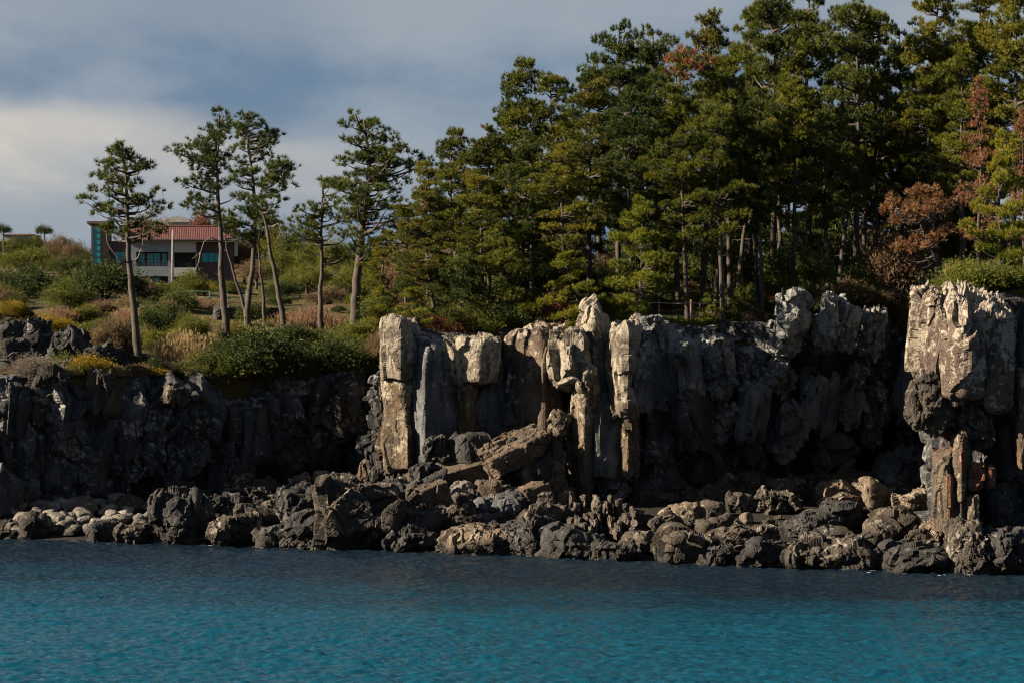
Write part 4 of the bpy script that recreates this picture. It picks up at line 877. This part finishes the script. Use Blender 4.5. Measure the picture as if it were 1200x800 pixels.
for a in [
 (300,452,124,66,'leaf_dark','largest dark evergreen bush on the left slope, above the rock ledge'),
 (392,446,86,52,'leaf_dark','dark green bush between the largest bush and the sunny cliff'),
 (240,446,64,38,'leaf_green','olive bush with sunlit top left of the largest bush'),
 (345,408,52,30,'leaf_dark','dark bush behind the largest evergreen bush'),
 (134,420,56,46,'leaf_brown','grey-brown domed bush left of the lone pine','twig'),
 (116,412,30,24,'leaf_yellow','yellow-flowered bush beside the grey-brown domed bush'),
 (60,392,52,24,'leaf_yellow','yellow-flowered bush on top of the wide black outcrop'),
 (20,420,50,26,'leaf_yellow','yellow-flowered bush below the left outcrop rock'),
 (40,446,70,26,'leaf_grey','bare grey twiggy bush at the cliff edge far left','twig'),
 (92,446,40,16,'leaf_green','low green mat of leaves around the white marker post'),
 (190,394,70,44,'leaf_dark','dark evergreen bush in front of the house just right of the lone pine'),
 (222,400,48,34,'leaf_green','green bush below the cycads, right of the dark evergreen one'),
 (240,412,34,20,'leaf_green','bright green low bush beside the swept pine trunk'),
 (274,402,40,24,'leaf_yellow','yellow-green bush at the foot of the swept pine'),
 (430,404,60,34,'leaf_green','green bush at the foot of the thick-trunked pine'),
 (455,430,56,34,'leaf_brown','brown twiggy bush tucked against the white cap rock','twig'),
 (120,352,110,48,'leaf_dark','wide dark evergreen hedge bush left of the house front'),
 (32,350,70,46,'leaf_dark','dark round evergreen at the far left of the slope'),
 (78,362,60,36,'leaf_green','mid-green bush between the dark evergreens on the left'),
 (14,372,44,24,'leaf_yellow','golden grassy bush at the left edge of the photo'),
 (40,320,70,34,'leaf_green','pale green thicket on the rise at the far left'),
 (460,372,70,46,'leaf_green','yellow-green bush under the slender pines left of the wood'),
 (1140,346,100,48,'leaf_green','broad green bush with grey twigs above the mottled crag'),
 (1096,352,60,30,'leaf_grey','dry grey bush spilling over the left edge of the mottled crag','twig'),
 (1182,342,62,36,'leaf_green','green bush at the right edge above the shaded flank'),
 (1076,330,66,38,'leaf_dark','dark bush in the shade of the dead red pine'),
 (560,398,74,44,'leaf_green','green bush at the cliff edge above the square cream block'),
 (608,398,60,56,'leaf_dark','dark round bush at the cliff edge above the broad brown wall'),
 (520,396,56,30,'leaf_rust','rust-brown bush between the cap rock and the square cream block'),
 (648,388,52,48,'leaf_rust','reddish-leaved bush left of the pale conical peak'),
 (715,386,40,30,'leaf_green','green bush on the right flank of the pale conical peak'),
 (868,398,40,30,'leaf_brown','dry brown bush in the earthy notch of the shaded cliff','twig'),
 (940,356,44,28,'leaf_green','green bush behind the leaning layered spire'),
 (988,356,60,30,'leaf_brown','brown fern-like bush on top of the shaded cliff','twig'),
 ]:
    S(*a[:6], *(a[6:] or ()))
for a in [(195,428,40,36,'reed'),(222,424,54,40,'reed'),(245,414,30,26,'reed'),(208,412,44,28,'reed'),(232,436,40,24,'reed')]: S(*a,'dry straw-coloured reeds with feathery tops to the right of the lone pine','reed','straw reeds by the lone pine','reed_clump','reeds')
for a in [(352,386,46,28,'pinkreed'),(372,380,36,24,'pinkreed'),(334,384,34,22,'pinkreed'),(392,384,30,20,'pinkreed')]: S(*a,'pinkish dry grass clump between the bare pine stems of the slope','reed','pinkish dry grass between the pines','grass_clump','dry grass')
for a in [(160,362,52,22,'leaf_green'),(196,352,44,24,'leaf_yellow'),(238,346,40,26,'leaf_green'),(180,366,40,20,'leaf_green'),(215,360,36,20,'leaf_green'),(140,368,34,18,'leaf_green')]: S(*a,'spiky cycad growing in front of the house','palm','cycads in front of the house','cycad','palm')
sr = random.Random(9)
for k_ in range(13): S(148+k_*10.5+rnd.uniform(-4,4), 341+rnd.uniform(-2,4), rnd.uniform(20,34), rnd.uniform(10,17), rnd.choice(['leaf_green','leaf_dark','leaf_green','leaf_yellow']), 'low bush of the ragged hedge right in front of the house', 'leaf', 'hedge in front of the house')
def region(n, x0, x1, y0, y1, w0, w1, mats, label, group, kind='leaf', asp=(.45,.75)):
    for _ in range(n):
        w = sr.uniform(w0, w1); qx = sr.uniform(x0,x1); qy = sr.uniform(y0,y1)
        if 725 < qx < 940 and hit(qx,qy)[1] < 174: continue
        if 140 < qx < 285 and qy < 342: continue
        S(qx, qy, w, w*sr.uniform(*asp), sr.choice(mats), label, kind, group)
region(64, -100, 440, 362, 448, 16, 42, ['leaf_green','leaf_dark','leaf_green','leaf_dark','leaf_brown'], 'small low bush scattered over the left slope', 'small bushes of the left slope')
region(34, 90, 446, 444, 458, 18, 46, ['leaf_green','leaf_brown','leaf_dark','leaf_yellow','leaf_green'], 'ragged scrub spilling over the edge of the dark left cliff', 'scrub along the left cliff edge')
region(26, 60, 446, 436, 456, 18, 34, ['pinkreed','reed'], 'dry grass tussock along the edge of the dark left cliff', 'dry grass along the left cliff edge', 'reed', (.3,.55))
region(8, 0, 320, 352, 400, 20, 40, ['pinkreed','reed','pinkreed'], 'dry grass tussock on the left slope between bushes', 'dry grass of the left slope', 'reed', (.4,.7))
region(16, 0, 130, 372, 440, 10, 22, ['leaf_yellow'], 'small yellow-flowering plant among the left outcrop rocks', 'yellow plants by the outcrop')
region(46, -110, 470, 322, 366, 24, 54, ['leaf_green','leaf_dark','leaf_brown','leaf_dark'], 'bush in the thicket around the house and along the upper slope', 'thicket of the upper slope')
region(44, 450, 1050, 348, 388, 24, 52, ['leaf_green','leaf_dark','leaf_brown','leaf_dark','leaf_rust','leaf_green'], 'undergrowth bush beneath the pines along the cliff edge', 'undergrowth along the cliff edge')
for q_ in range(34):
    Y = sr.uniform(178,204); w = sr.uniform(40,80); S(480+q_*22+sr.uniform(-9,9), 0, w, w*sr.uniform(.8,1.3), sr.choice(['leaf_dark','leaf_dark','leaf_dark','leaf_green','leaf_brown']), 'dark bush deep under the pines of the wood', 'leaf', 'bushes deep in the wood', Y=Y)
region(12, 1085, 1200, 322, 344, 22, 40, ['leaf_green','leaf_dark','leaf_grey'], 'small bush on top of the right-hand crag', 'bushes on the right crag')
# ---- trees far behind on the left
def BT(px, py_top, Y, wpx, mat, label, group='trees behind the house', kind='leaf', cat='tree'):
    X = (px-600)/F*Y; z = g1(X,Y); H = max(CAMZ-(py_top-400)/F*Y-z, 2.5); w = wpx/F*Y/1.55
    root = empty('tree', (X,Y,z-.1), label, cat, group, rnd.uniform(0,6.28))
    tm = MB(); tm.tube([(0,0,-.3),(.1,0,H*.3),(0,.1,H*.72)], [.2,.16,.06], 7)
    for k in range(5):
        a = k*1.26; tm.tube([(0,0,H*.3),(math.cos(a)*w*.3,math.sin(a)*w*.3,H*.6)], [.09,.03], 5, False)
    tm.build('trunk', M['bark'], root)
    f, _ = shrub_parts(mat, kind, rnd.randrange(2), 2); c = obj('crown', f, root, (0,0,H*.28)); c.scale = (w, w, H*.72/.95)
FT = 'far tree behind the house and along the upper left ridge'
for a in [(-40,284,400,50,'leaf_dark'),(-80,280,410,54,'leaf_green'),(-120,284,380,54,'leaf_brown'),(-60,300,350,50,'leaf_dark'),(0,280,430,40,'leaf_brown'),(14,276,430,36,'leaf_green'),(30,277,430,40,'leaf_dark'),(44,276,430,34,'leaf_green'),(72,272,350,40,'leaf_brown'),(52,288,360,44,'leaf_dark'),(28,296,370,48,'leaf_green'),(6,300,380,46,'leaf_green'),(90,280,340,34,'leaf_brown'),(104,292,335,34,'leaf_dark'),(80,304,330,50,'leaf_dark'),
 (256,262,360,34,'leaf_green'),(272,268,345,36,'leaf_green'),(300,262,350,40,'leaf_brown'),(322,258,345,44,'leaf_green'),(345,268,335,44,'leaf_dark'),(368,276,330,44,'leaf_green'),(395,280,325,50,'leaf_green'),(420,296,310,44,'leaf_green'),(444,290,305,46,'leaf_dark'),(286,282,322,34,'leaf_rust'),(330,290,300,50,'leaf_green'),(300,300,300,44,'leaf_brown'),(360,304,290,50,'leaf_green'),(440,312,290,50,'leaf_green'),(470,300,290,60,'leaf_dark'),(520,290,290,70,'leaf_dark'),(580,280,290,80,'leaf_dark'),(640,270,290,80,'leaf_dark')]: BT(*a, FT)
BT(236,240,372,34,'leaf_rust','russet tree standing beside the white building behind the red roof',None)
BT(170,246,360,60,'leaf_brown','bare brownish tree behind the lone pine crown',None,'twig')
BT(214,258,366,14,'leaf_dark','small dark tree in front of the white building',None)
def PT(px, py_top, Y, label):
    X = (px-600)/F*Y; z = g1(X,Y); H = CAMZ-(py_top-400)/F*Y-z
    root = empty('palm_tree', (X,Y,z), label, 'palm tree'); mb = MB(); mb.tube([(0,0,-.3),(.05,0,H*.5),(0,0,H-.9)], [.16,.13,.12], 7); mb.build('trunk', M['bark'], root)
    f, _ = shrub_parts('leaf_dark','leaf',0,1); c = obj('crown', f, root, (0,0,H-1.6)); c.scale = (1.35,1.35,1.7)
PT(4,262,400,'far palm at the left edge of the photo'); PT(52,263,390,'far palm on the ridge left of the brown trees')

# ---- grass: one mass over the turf
r = np.random.default_rng(77); n = 36000
px = r.uniform(-60,1260,n); e = 1.1+r.random(n)**2.2*60; Y = ip(_yc, px)+e; X = (px-600)/F*Y
Z = ground(X, Y); m = fbm(np.stack([X*.3,Y*.3,X*0],1),3,4) > -.22
P_ = np.stack([X,Y,Z-.02],1)[m]
V, Q = tufts(P_, np.tile([0,0,1.],(len(P_),1)), 5, .30, .018, r, .5)
t = NT('turf_grass'); P1 = t.pos(); cc = t.ramp(t.noise(P1,.28,4,.6), [(.36,(.045,.065,.012)),(.48,(.12,.12,.018)),(.6,(.18,.14,.05)),(.7,(.11,.07,.035))])
t.l(cc, t.b.inputs['Base Color']); t.b.inputs['Roughness'].default_value = .8; t.b.inputs['Specular IOR Level'].default_value = .15
o = obj('grass', mesh_of('grass', V, Q, False, [t.m])); o['kind'] = 'stuff'; o['label'] = 'short mixed green and straw grass on the clifftop turf'; o['category'] = 'grass'
# ================================================================= the house, 1 photo pixel = 0.1 m at its distance
HY = 316.0; hs = HY/F
hb = np.array([(190-600)*hs, HY, 18.0]); zb = hb[2]
def hx(px): return (px-190)*hs
def hz(py): return CAMZ-(py-400)*hs-zb
M['h_maroon'] = plain('maroon_wall_cladding', (.060,.036,.040), .7, var=.12); M['h_grey'] = plain('grey_stone_cladding', (.21,.24,.27), .75, 0, .3, .2, 1.2)
M['h_tan'] = plain('tan_render', (.15,.105,.082), .85, var=.12); M['h_white'] = plain('white_painted_render', (.45,.44,.42), .8, var=.1)
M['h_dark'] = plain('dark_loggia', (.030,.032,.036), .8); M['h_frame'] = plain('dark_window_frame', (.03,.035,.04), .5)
M['white_metal'] = plain('white_painted_metal', (.26,.26,.255), .6); M['green_metal'] = plain('green_painted_metal', (.05,.12,.09), .6)
t = NT('teal_tinted_glazing'); t.b.inputs['Base Color'].default_value = (.015,.26,.30,1); t.b.inputs['Roughness'].default_value = .12; t.b.inputs['Specular IOR Level'].default_value = .6
t.l(t.bump(t.noise(t.pos(), .7, 2), .12, .05), t.b.inputs['Normal']); M['h_glass'] = t.m
t = NT('red_clay_tiles'); P1 = t.pos(); nn = t.noise(P1, 3.0, 4, .7)
t.l(t.ramp(nn, [(.3,(.045,.012,.012)),(.55,(.085,.022,.020)),(.72,(.13,.05,.042))]), t.b.inputs['Base Color']); t.b.inputs['Roughness'].default_value = .75; M['tile'] = t.m
house = empty('house', hb, 'two-storey house with a red tiled roof, teal windows and white balcony', 'house', rz=R(6))
def H(name, p0, p1, q0, q1, y0, y1, mat, parent=None):
    m = MB(); m.box(hx(p0), hx(p1), y0, y1, hz(q1), hz(q0)); return m.build(name, M[mat], parent or house)
H('tower', 108,128.5, 263,352, -.6,7, 'h_tan'); H('tower_roof', 103.5,132, 260.2,263, -1.1,7.6, 'h_tan')
H('wall', 128.5,154, 283,352, 0,7, 'h_maroon')
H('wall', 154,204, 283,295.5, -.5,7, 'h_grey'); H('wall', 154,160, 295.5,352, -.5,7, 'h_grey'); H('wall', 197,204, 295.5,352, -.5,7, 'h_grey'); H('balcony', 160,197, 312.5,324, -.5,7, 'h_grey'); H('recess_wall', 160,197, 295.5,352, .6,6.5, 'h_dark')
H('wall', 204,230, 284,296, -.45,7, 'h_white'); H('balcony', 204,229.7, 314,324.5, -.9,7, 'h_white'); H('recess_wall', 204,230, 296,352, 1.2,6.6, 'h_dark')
H('wall', 230,274, 283,352, 0,7, 'h_maroon'); H('gable_trim', 274,278, 276,300, .2,6.8, 'h_white')
H('eave', 152,276, 281.2,283.6, -1.25,-.2, 'h_white')
def win(p0, p1, q0, q1, y, n, rows=1):
    f = MB(); X0, X1, Z0, Z1 = hx(p0), hx(p1), hz(q1), hz(q0); w = .07
    f.box(X0,X1,y-.06,y+.02,Z0,Z0+w); f.box(X0,X1,y-.06,y+.02,Z1-w,Z1)
    for k in range(n+1):
        xx = X0+(X1-X0)*k/n; f.box(xx-w/2+(.0351 if k == 0 else -.0351 if k == n else 0), xx+w/2+(.0351 if k == 0 else -.0351 if k == n else 0), y-.063,y+.018,Z0+w,Z1-w)
    for k in range(1, rows): zz = Z0+(Z1-Z0)*k/rows; f.box(X0+w,X1-w,y-.058,y+.016,zz-.05,zz+.05)
    fr = f.build('window', M['h_frame'], house); g_ = MB(); g_.box(X0+.03,X1-.03,y-.025,y+.05,Z0+.03,Z1-.03); g_.build('pane', M['h_glass'], fr)
win(109.6,119.2,265.5,309,-.62,1,6); win(135,147.5,295,307.5,-.02,2); win(236,259,296,308,-.02,3)
win(172,188,296.5,312,.56,2); win(172,188,325,345,.56,2); win(212,224,326,348,1.16,2); win(161,170,296.5,312,.57,1); win(189,196,296.5,312,.57,1)
# corrugated tile roof
nu, nv = 560, 16; u = np.linspace(hx(151), hx(277), nu); V = []
z0 = hz(281.3); z1 = hz(264.5)
for side in (0,1):
    for j in range(nv+1):
        f = j/nv; step = (f*nv) % 1
        V.append(np.stack([u+(0 if side == 0 else 0), np.full(nu, -1.35+f*5.1 if side == 0 else 8.2-f*4.45), z0+(z1-z0)*f+.04*np.abs(np.sin(u*np.pi/.26))+.03*(j % 2)], 1))
V = np.concatenate(V); ii = np.arange(len(V)).reshape(2, nv+1, nu); Qs = []
for sd in (0,1): Qs.append(np.stack([ii[sd,:-1,:-1], ii[sd,:-1,1:], ii[sd,1:,1:], ii[sd,1:,:-1]], -1).reshape(-1,4))
rf = obj('roof', mesh_of('roof', V, np.concatenate(Qs), False, [M['tile']]), house)
m = MB(); m.tube([(hx(151),3.75,z1+.06),(hx(277),3.75,z1+.06)], .14, 8); m.build('ridge_tiles', M['tile'], rf)
m = MB(); xg = hx(276.6); m.add([(xg,-1.2,z0-.02),(xg,8.0,z0-.02),(xg,3.75,z1-.05),(xg-.2,-1.2,z0-.02),(xg-.2,8.0,z0-.02),(xg-.2,3.75,z1-.05)], T=[(0,1,2),(3,5,4)]); m.build('gable', M['h_white'], house)
m = MB()
for k in range(24): xx = hx(160.5+k*1.57); m.tube([(xx,-.42,hz(312.4)),(xx,-.42,hz(307.5))], .025, 5)
m.tube([(hx(160),-.42,hz(307.3)),(hx(197),-.42,hz(307.3))], .04, 6); m.build('balcony_railing', M['h_frame'], house)
m = MB(); m.tube([(hx(229.6),-.55,hz(283)),(hx(229.6),-.55,hz(345))], .06, 8); m.build('downpipe', M['white_metal'], house)
m = MB(); m.tube([(hx(152),-1.36,hz(281.9)),(hx(276),-1.36,hz(281.9))], .09, 8); m.build('gutter', M['h_frame'], house)
m = MB(); m.box(hx(232),hx(234.4),-.5,-.02,hz(318),hz(314)); m.build('air_conditioner', M['h_white'], house)
# white pole in front of the house
p = np.array([(202.3-600)/F*312, 312, g1((202.3-600)/F*312, 312)]); ht = CAMZ-(269-400)/F*312-p[2]
m = MB(); m.tube([(0,0,-.4),(0,0,ht*.55),(0,0,ht-.4),(0,0,ht)], [.14,.12,.09,.03], 10); pole = tag(m.build('flagpole', M['white_metal'], None, p, True), 'tall white pole standing in front of the house', 'pole')
# white building beyond
p = np.array([(208-600)/F*380, 380, CAMZ+(400-285)/F*380]); s = 380/F
wb = empty('white_building', p, 'small white building with an arched roof behind the red roof', 'building')
m = MB(); m.box(-13*s,14*s,0,5,-2,24*s); m.build('wall', M['h_white'], wb)
m = MB(); a = np.linspace(0,np.pi,14); V = [(-15*s*math.cos(k), y, 24.2*s+7*s*math.sin(k)) for y in (-.4,5.4) for k in a]
m.add(V, [(k,k+1,15+k,14+k) for k in range(13)]); m.add(V[:14]+V[14:], T=[(0,k+1,k) for k in range(1,13)]+[(14,14+k,15+k) for k in range(1,13)]); m.build('roof', M['white_metal'], wb)
for k in range(4): m = MB(); m.box((-10+k*6)*s,(-6.5+k*6)*s,-.04,.04,10*s,20*s); m.build('window', M['h_glass'], wb)
# long grey roof on the ridge at the far left
p = np.array([(20-600)/F*460, 460, CAMZ+(400-284)/F*460]); s = 460/F
gb = empty('far_building', p, 'low grey building on the ridge at the far left', 'building'); m = MB(); m.box(-17*s,17*s,0,8,-6,8*s); m.build('wall', M['h_grey'], gb); m = MB(); m.box(-18*s,18*s,-.6,8.6,8*s,9.6*s); m.build('roof', M['h_tan'], gb)
# ---- fences
M['post_wood'] = plain('red_brown_post', (.16,.085,.06), .85, 0, .3); M['rope'] = plain('pale_rope', (.42,.38,.33), .9)
def fence(name, label, pts, hgt, rad, rails, pm, rm, sag=.06):
    root = empty(name, pts[0], label, 'fence'); o0 = np.array(pts[0])
    for q in pts:
        m = MB(); d = np.array(q)-o0; m.tube([d+[0,0,-.3], d+[0,0,hgt*.96], d+[0,0,hgt]], [rad, rad*.95, rad*.6], 8); m.build('post', M[pm], root)
    for h in rails:
        m = MB()
        for a, b in zip(pts[:-1], pts[1:]):
            a = np.array(a)-o0; b = np.array(b)-o0; m.tube([a*(1-k)+b*k+[0,-rad*.9,h-sag*4*k*(1-k)] for k in np.linspace(0,1,6)], .02, 5)
        m.build('rope' if rm == 'rope' else 'rail', M[rm], root)
def gp(px, Y): Y = max(Y, float(ip(_yc, px))+2.6); x = (px-600)/F*Y; return np.array([x, Y, g1(x, Y)])
fence('rope_fence', 'rope fence on red-brown posts along the cliff edge under the pines', [gp(px, Y) for px, Y in ((596,174),(640,172.5),(692,168.5),(737,166.6),(772,167.4),(810,166),(838,165.8),(866,167.5),(894,169.2),(930,171))], 1.42, .085, (.42,1.22), 'post_wood', 'rope')
fence('metal_railing', 'green railing along the path in front of the house', [hit(px, 355) for px in range(204,330,21)], 1.15, .05, (.55,1.08), 'green_metal', 'green_metal', .0)
# low stone retaining wall below the railing
wl = MB(); a = hit(252,376); b = hit(332,374)
Vw, Qw = rock(float(np.linalg.norm(b-a)), .8, 1.3, 4321, 'block', .12, .8); ang = math.atan2(b[1]-a[1], b[0]-a[0])
w_ = tag(obj('stone_wall', mesh_of('stone_wall', Vw, Qw, False, [M['dark']]), None, (a+b)/2+np.array([0,0,.4])), 'low rough stone retaining wall below the green railing', 'stone wall'); w_.rotation_euler = (0,0,ang)

# ================================================================= light, sky, camera
SUN_EL, SUN_AZ = R(26), R(11)          # the sun stands to the left, a little in front of the cliff
sd = np.array([-math.cos(SUN_EL)*math.cos(SUN_AZ), -math.cos(SUN_EL)*math.sin(SUN_AZ), math.sin(SUN_EL)])
L = bpy.data.lights.new('sun', 'SUN'); L.energy = 5.0; L.angle = R(.5); L.color = (1,.83,.62)
lo = bpy.data.objects.new('sun', L); C.objects.link(lo); lo.location = (0,0,120)
from mathutils import Vector
lo.rotation_euler = Vector(-sd).to_track_quat('-Z','Y').to_euler()
W = bpy.data.worlds.new('World'); scn.world = W; W.use_nodes = True; nt = W.node_tree; N = nt.nodes; bg = N['Background']
class WN(NT):
    def __init__(s): s.t = nt; s.N = nt.nodes; s.L = nt.links
t = WN()
STR = .05
sky = t.n('ShaderNodeTexSky', _sky_type='NISHITA', _sun_disc=False, _sun_elevation=SUN_EL, _sun_rotation=math.atan2(sd[0], sd[1]))
tc = t.n('ShaderNodeTexCoord'); sp = t.n('ShaderNodeSeparateXYZ'); t.l(tc.outputs['Generated'], sp.inputs[0])
def wmap(sc, loc=(0,0,0)):
    mp = t.n('ShaderNodeMapping'); mp.inputs['Scale'].default_value = sc; mp.inputs['Location'].default_value = loc; t.l(tc.outputs['Generated'], mp.inputs['Vector']); return mp.outputs[0]
def c_(r,g,b): return (r/STR, g/STR, b/STR)
def maprange(v, a, b, c=0, d=1, smooth=True):
    m = t.n('ShaderNodeMapRange', _interpolation_type='SMOOTHSTEP' if smooth else 'LINEAR'); t.l(v, m.inputs[0])
    for k, q in zip((1,2,3,4), (a,b,c,d)): m.inputs[k].default_value = q
    return m.outputs[0]
n1 = t.noise(wmap((8,8,17),(0,0,.55)), 1, 7, .55, .05); n2 = t.noise(wmap((14,14,30),(.3,0,0)), 1, 6, .6, .4)
cloud = t.mix(maprange(n1, .36, .64), c_(.038,.062,.098), c_(.092,.108,.130))
# a pale bank of cloud low on the left with a ragged top
el = t.math('ADD', sp.outputs['Z'], t.math('MULTIPLY', t.math('SUBTRACT', n2, .5), .030))
el = t.math('ADD', el, t.math('MULTIPLY', sp.outputs['X'], .085))
bank = t.math('MULTIPLY', maprange(el, .076, .062), maprange(el, .030, .060))
bank = t.math('MULTIPLY', bank, maprange(sp.outputs['X'], .01, -.19, 0, 1))
cloud = t.mix(t.math('MULTIPLY', bank, maprange(n2, .25, .7, .55, 1)), cloud, c_(.225,.20,.172))
top = maprange(t.math('ADD', sp.outputs['Z'], t.math('MULTIPLY', t.math('SUBTRACT', n2, .5), .05)), .098, .125)
cloud = t.mix(t.math('MULTIPLY', top, .5), cloud, c_(.105,.114,.126))
# darker cloud overhead, out of view, added to cut ambient light and deepen shadows
cloud = t.mix(maprange(sp.outputs['Z'], .16, .5), cloud, t.mix(maprange(n1, .36, .64), c_(.018,.032,.055), c_(.050,.060,.075)))
cov = maprange(sp.outputs['Z'], .15, .7, .93, .80)
col = t.mix(cov, sky.outputs[0], cloud)
t.l(col, bg.inputs['Color']); bg.inputs['Strength'].default_value = STR
cam = bpy.data.cameras.new('camera'); cam.sensor_width = 36; cam.lens = F/1200*36; cam.clip_end = 8000; cam.clip_start = .5
cmo = bpy.data.objects.new('camera', cam); C.objects.link(cmo); cmo.location = (0,0,CAMZ); cmo.rotation_euler = (R(90),0,0); scn.camera = cmo
vs = scn.view_settings; vs.view_transform = 'Standard'; vs.look = 'None'; vs.gamma = 1; vs.use_curve_mapping = False; vs.exposure = 1.7
cy = scn.cycles; cy.max_bounces = 5; cy.diffuse_bounces = 2; cy.glossy_bounces = 2; cy.transmission_bounces = 3; cy.transparent_max_bounces = 4; cy.caustics_reflective = False; cy.caustics_refractive = False; cy.filter_width = 1.1; cy.use_denoising = True; cy.sample_clamp_indirect = 4
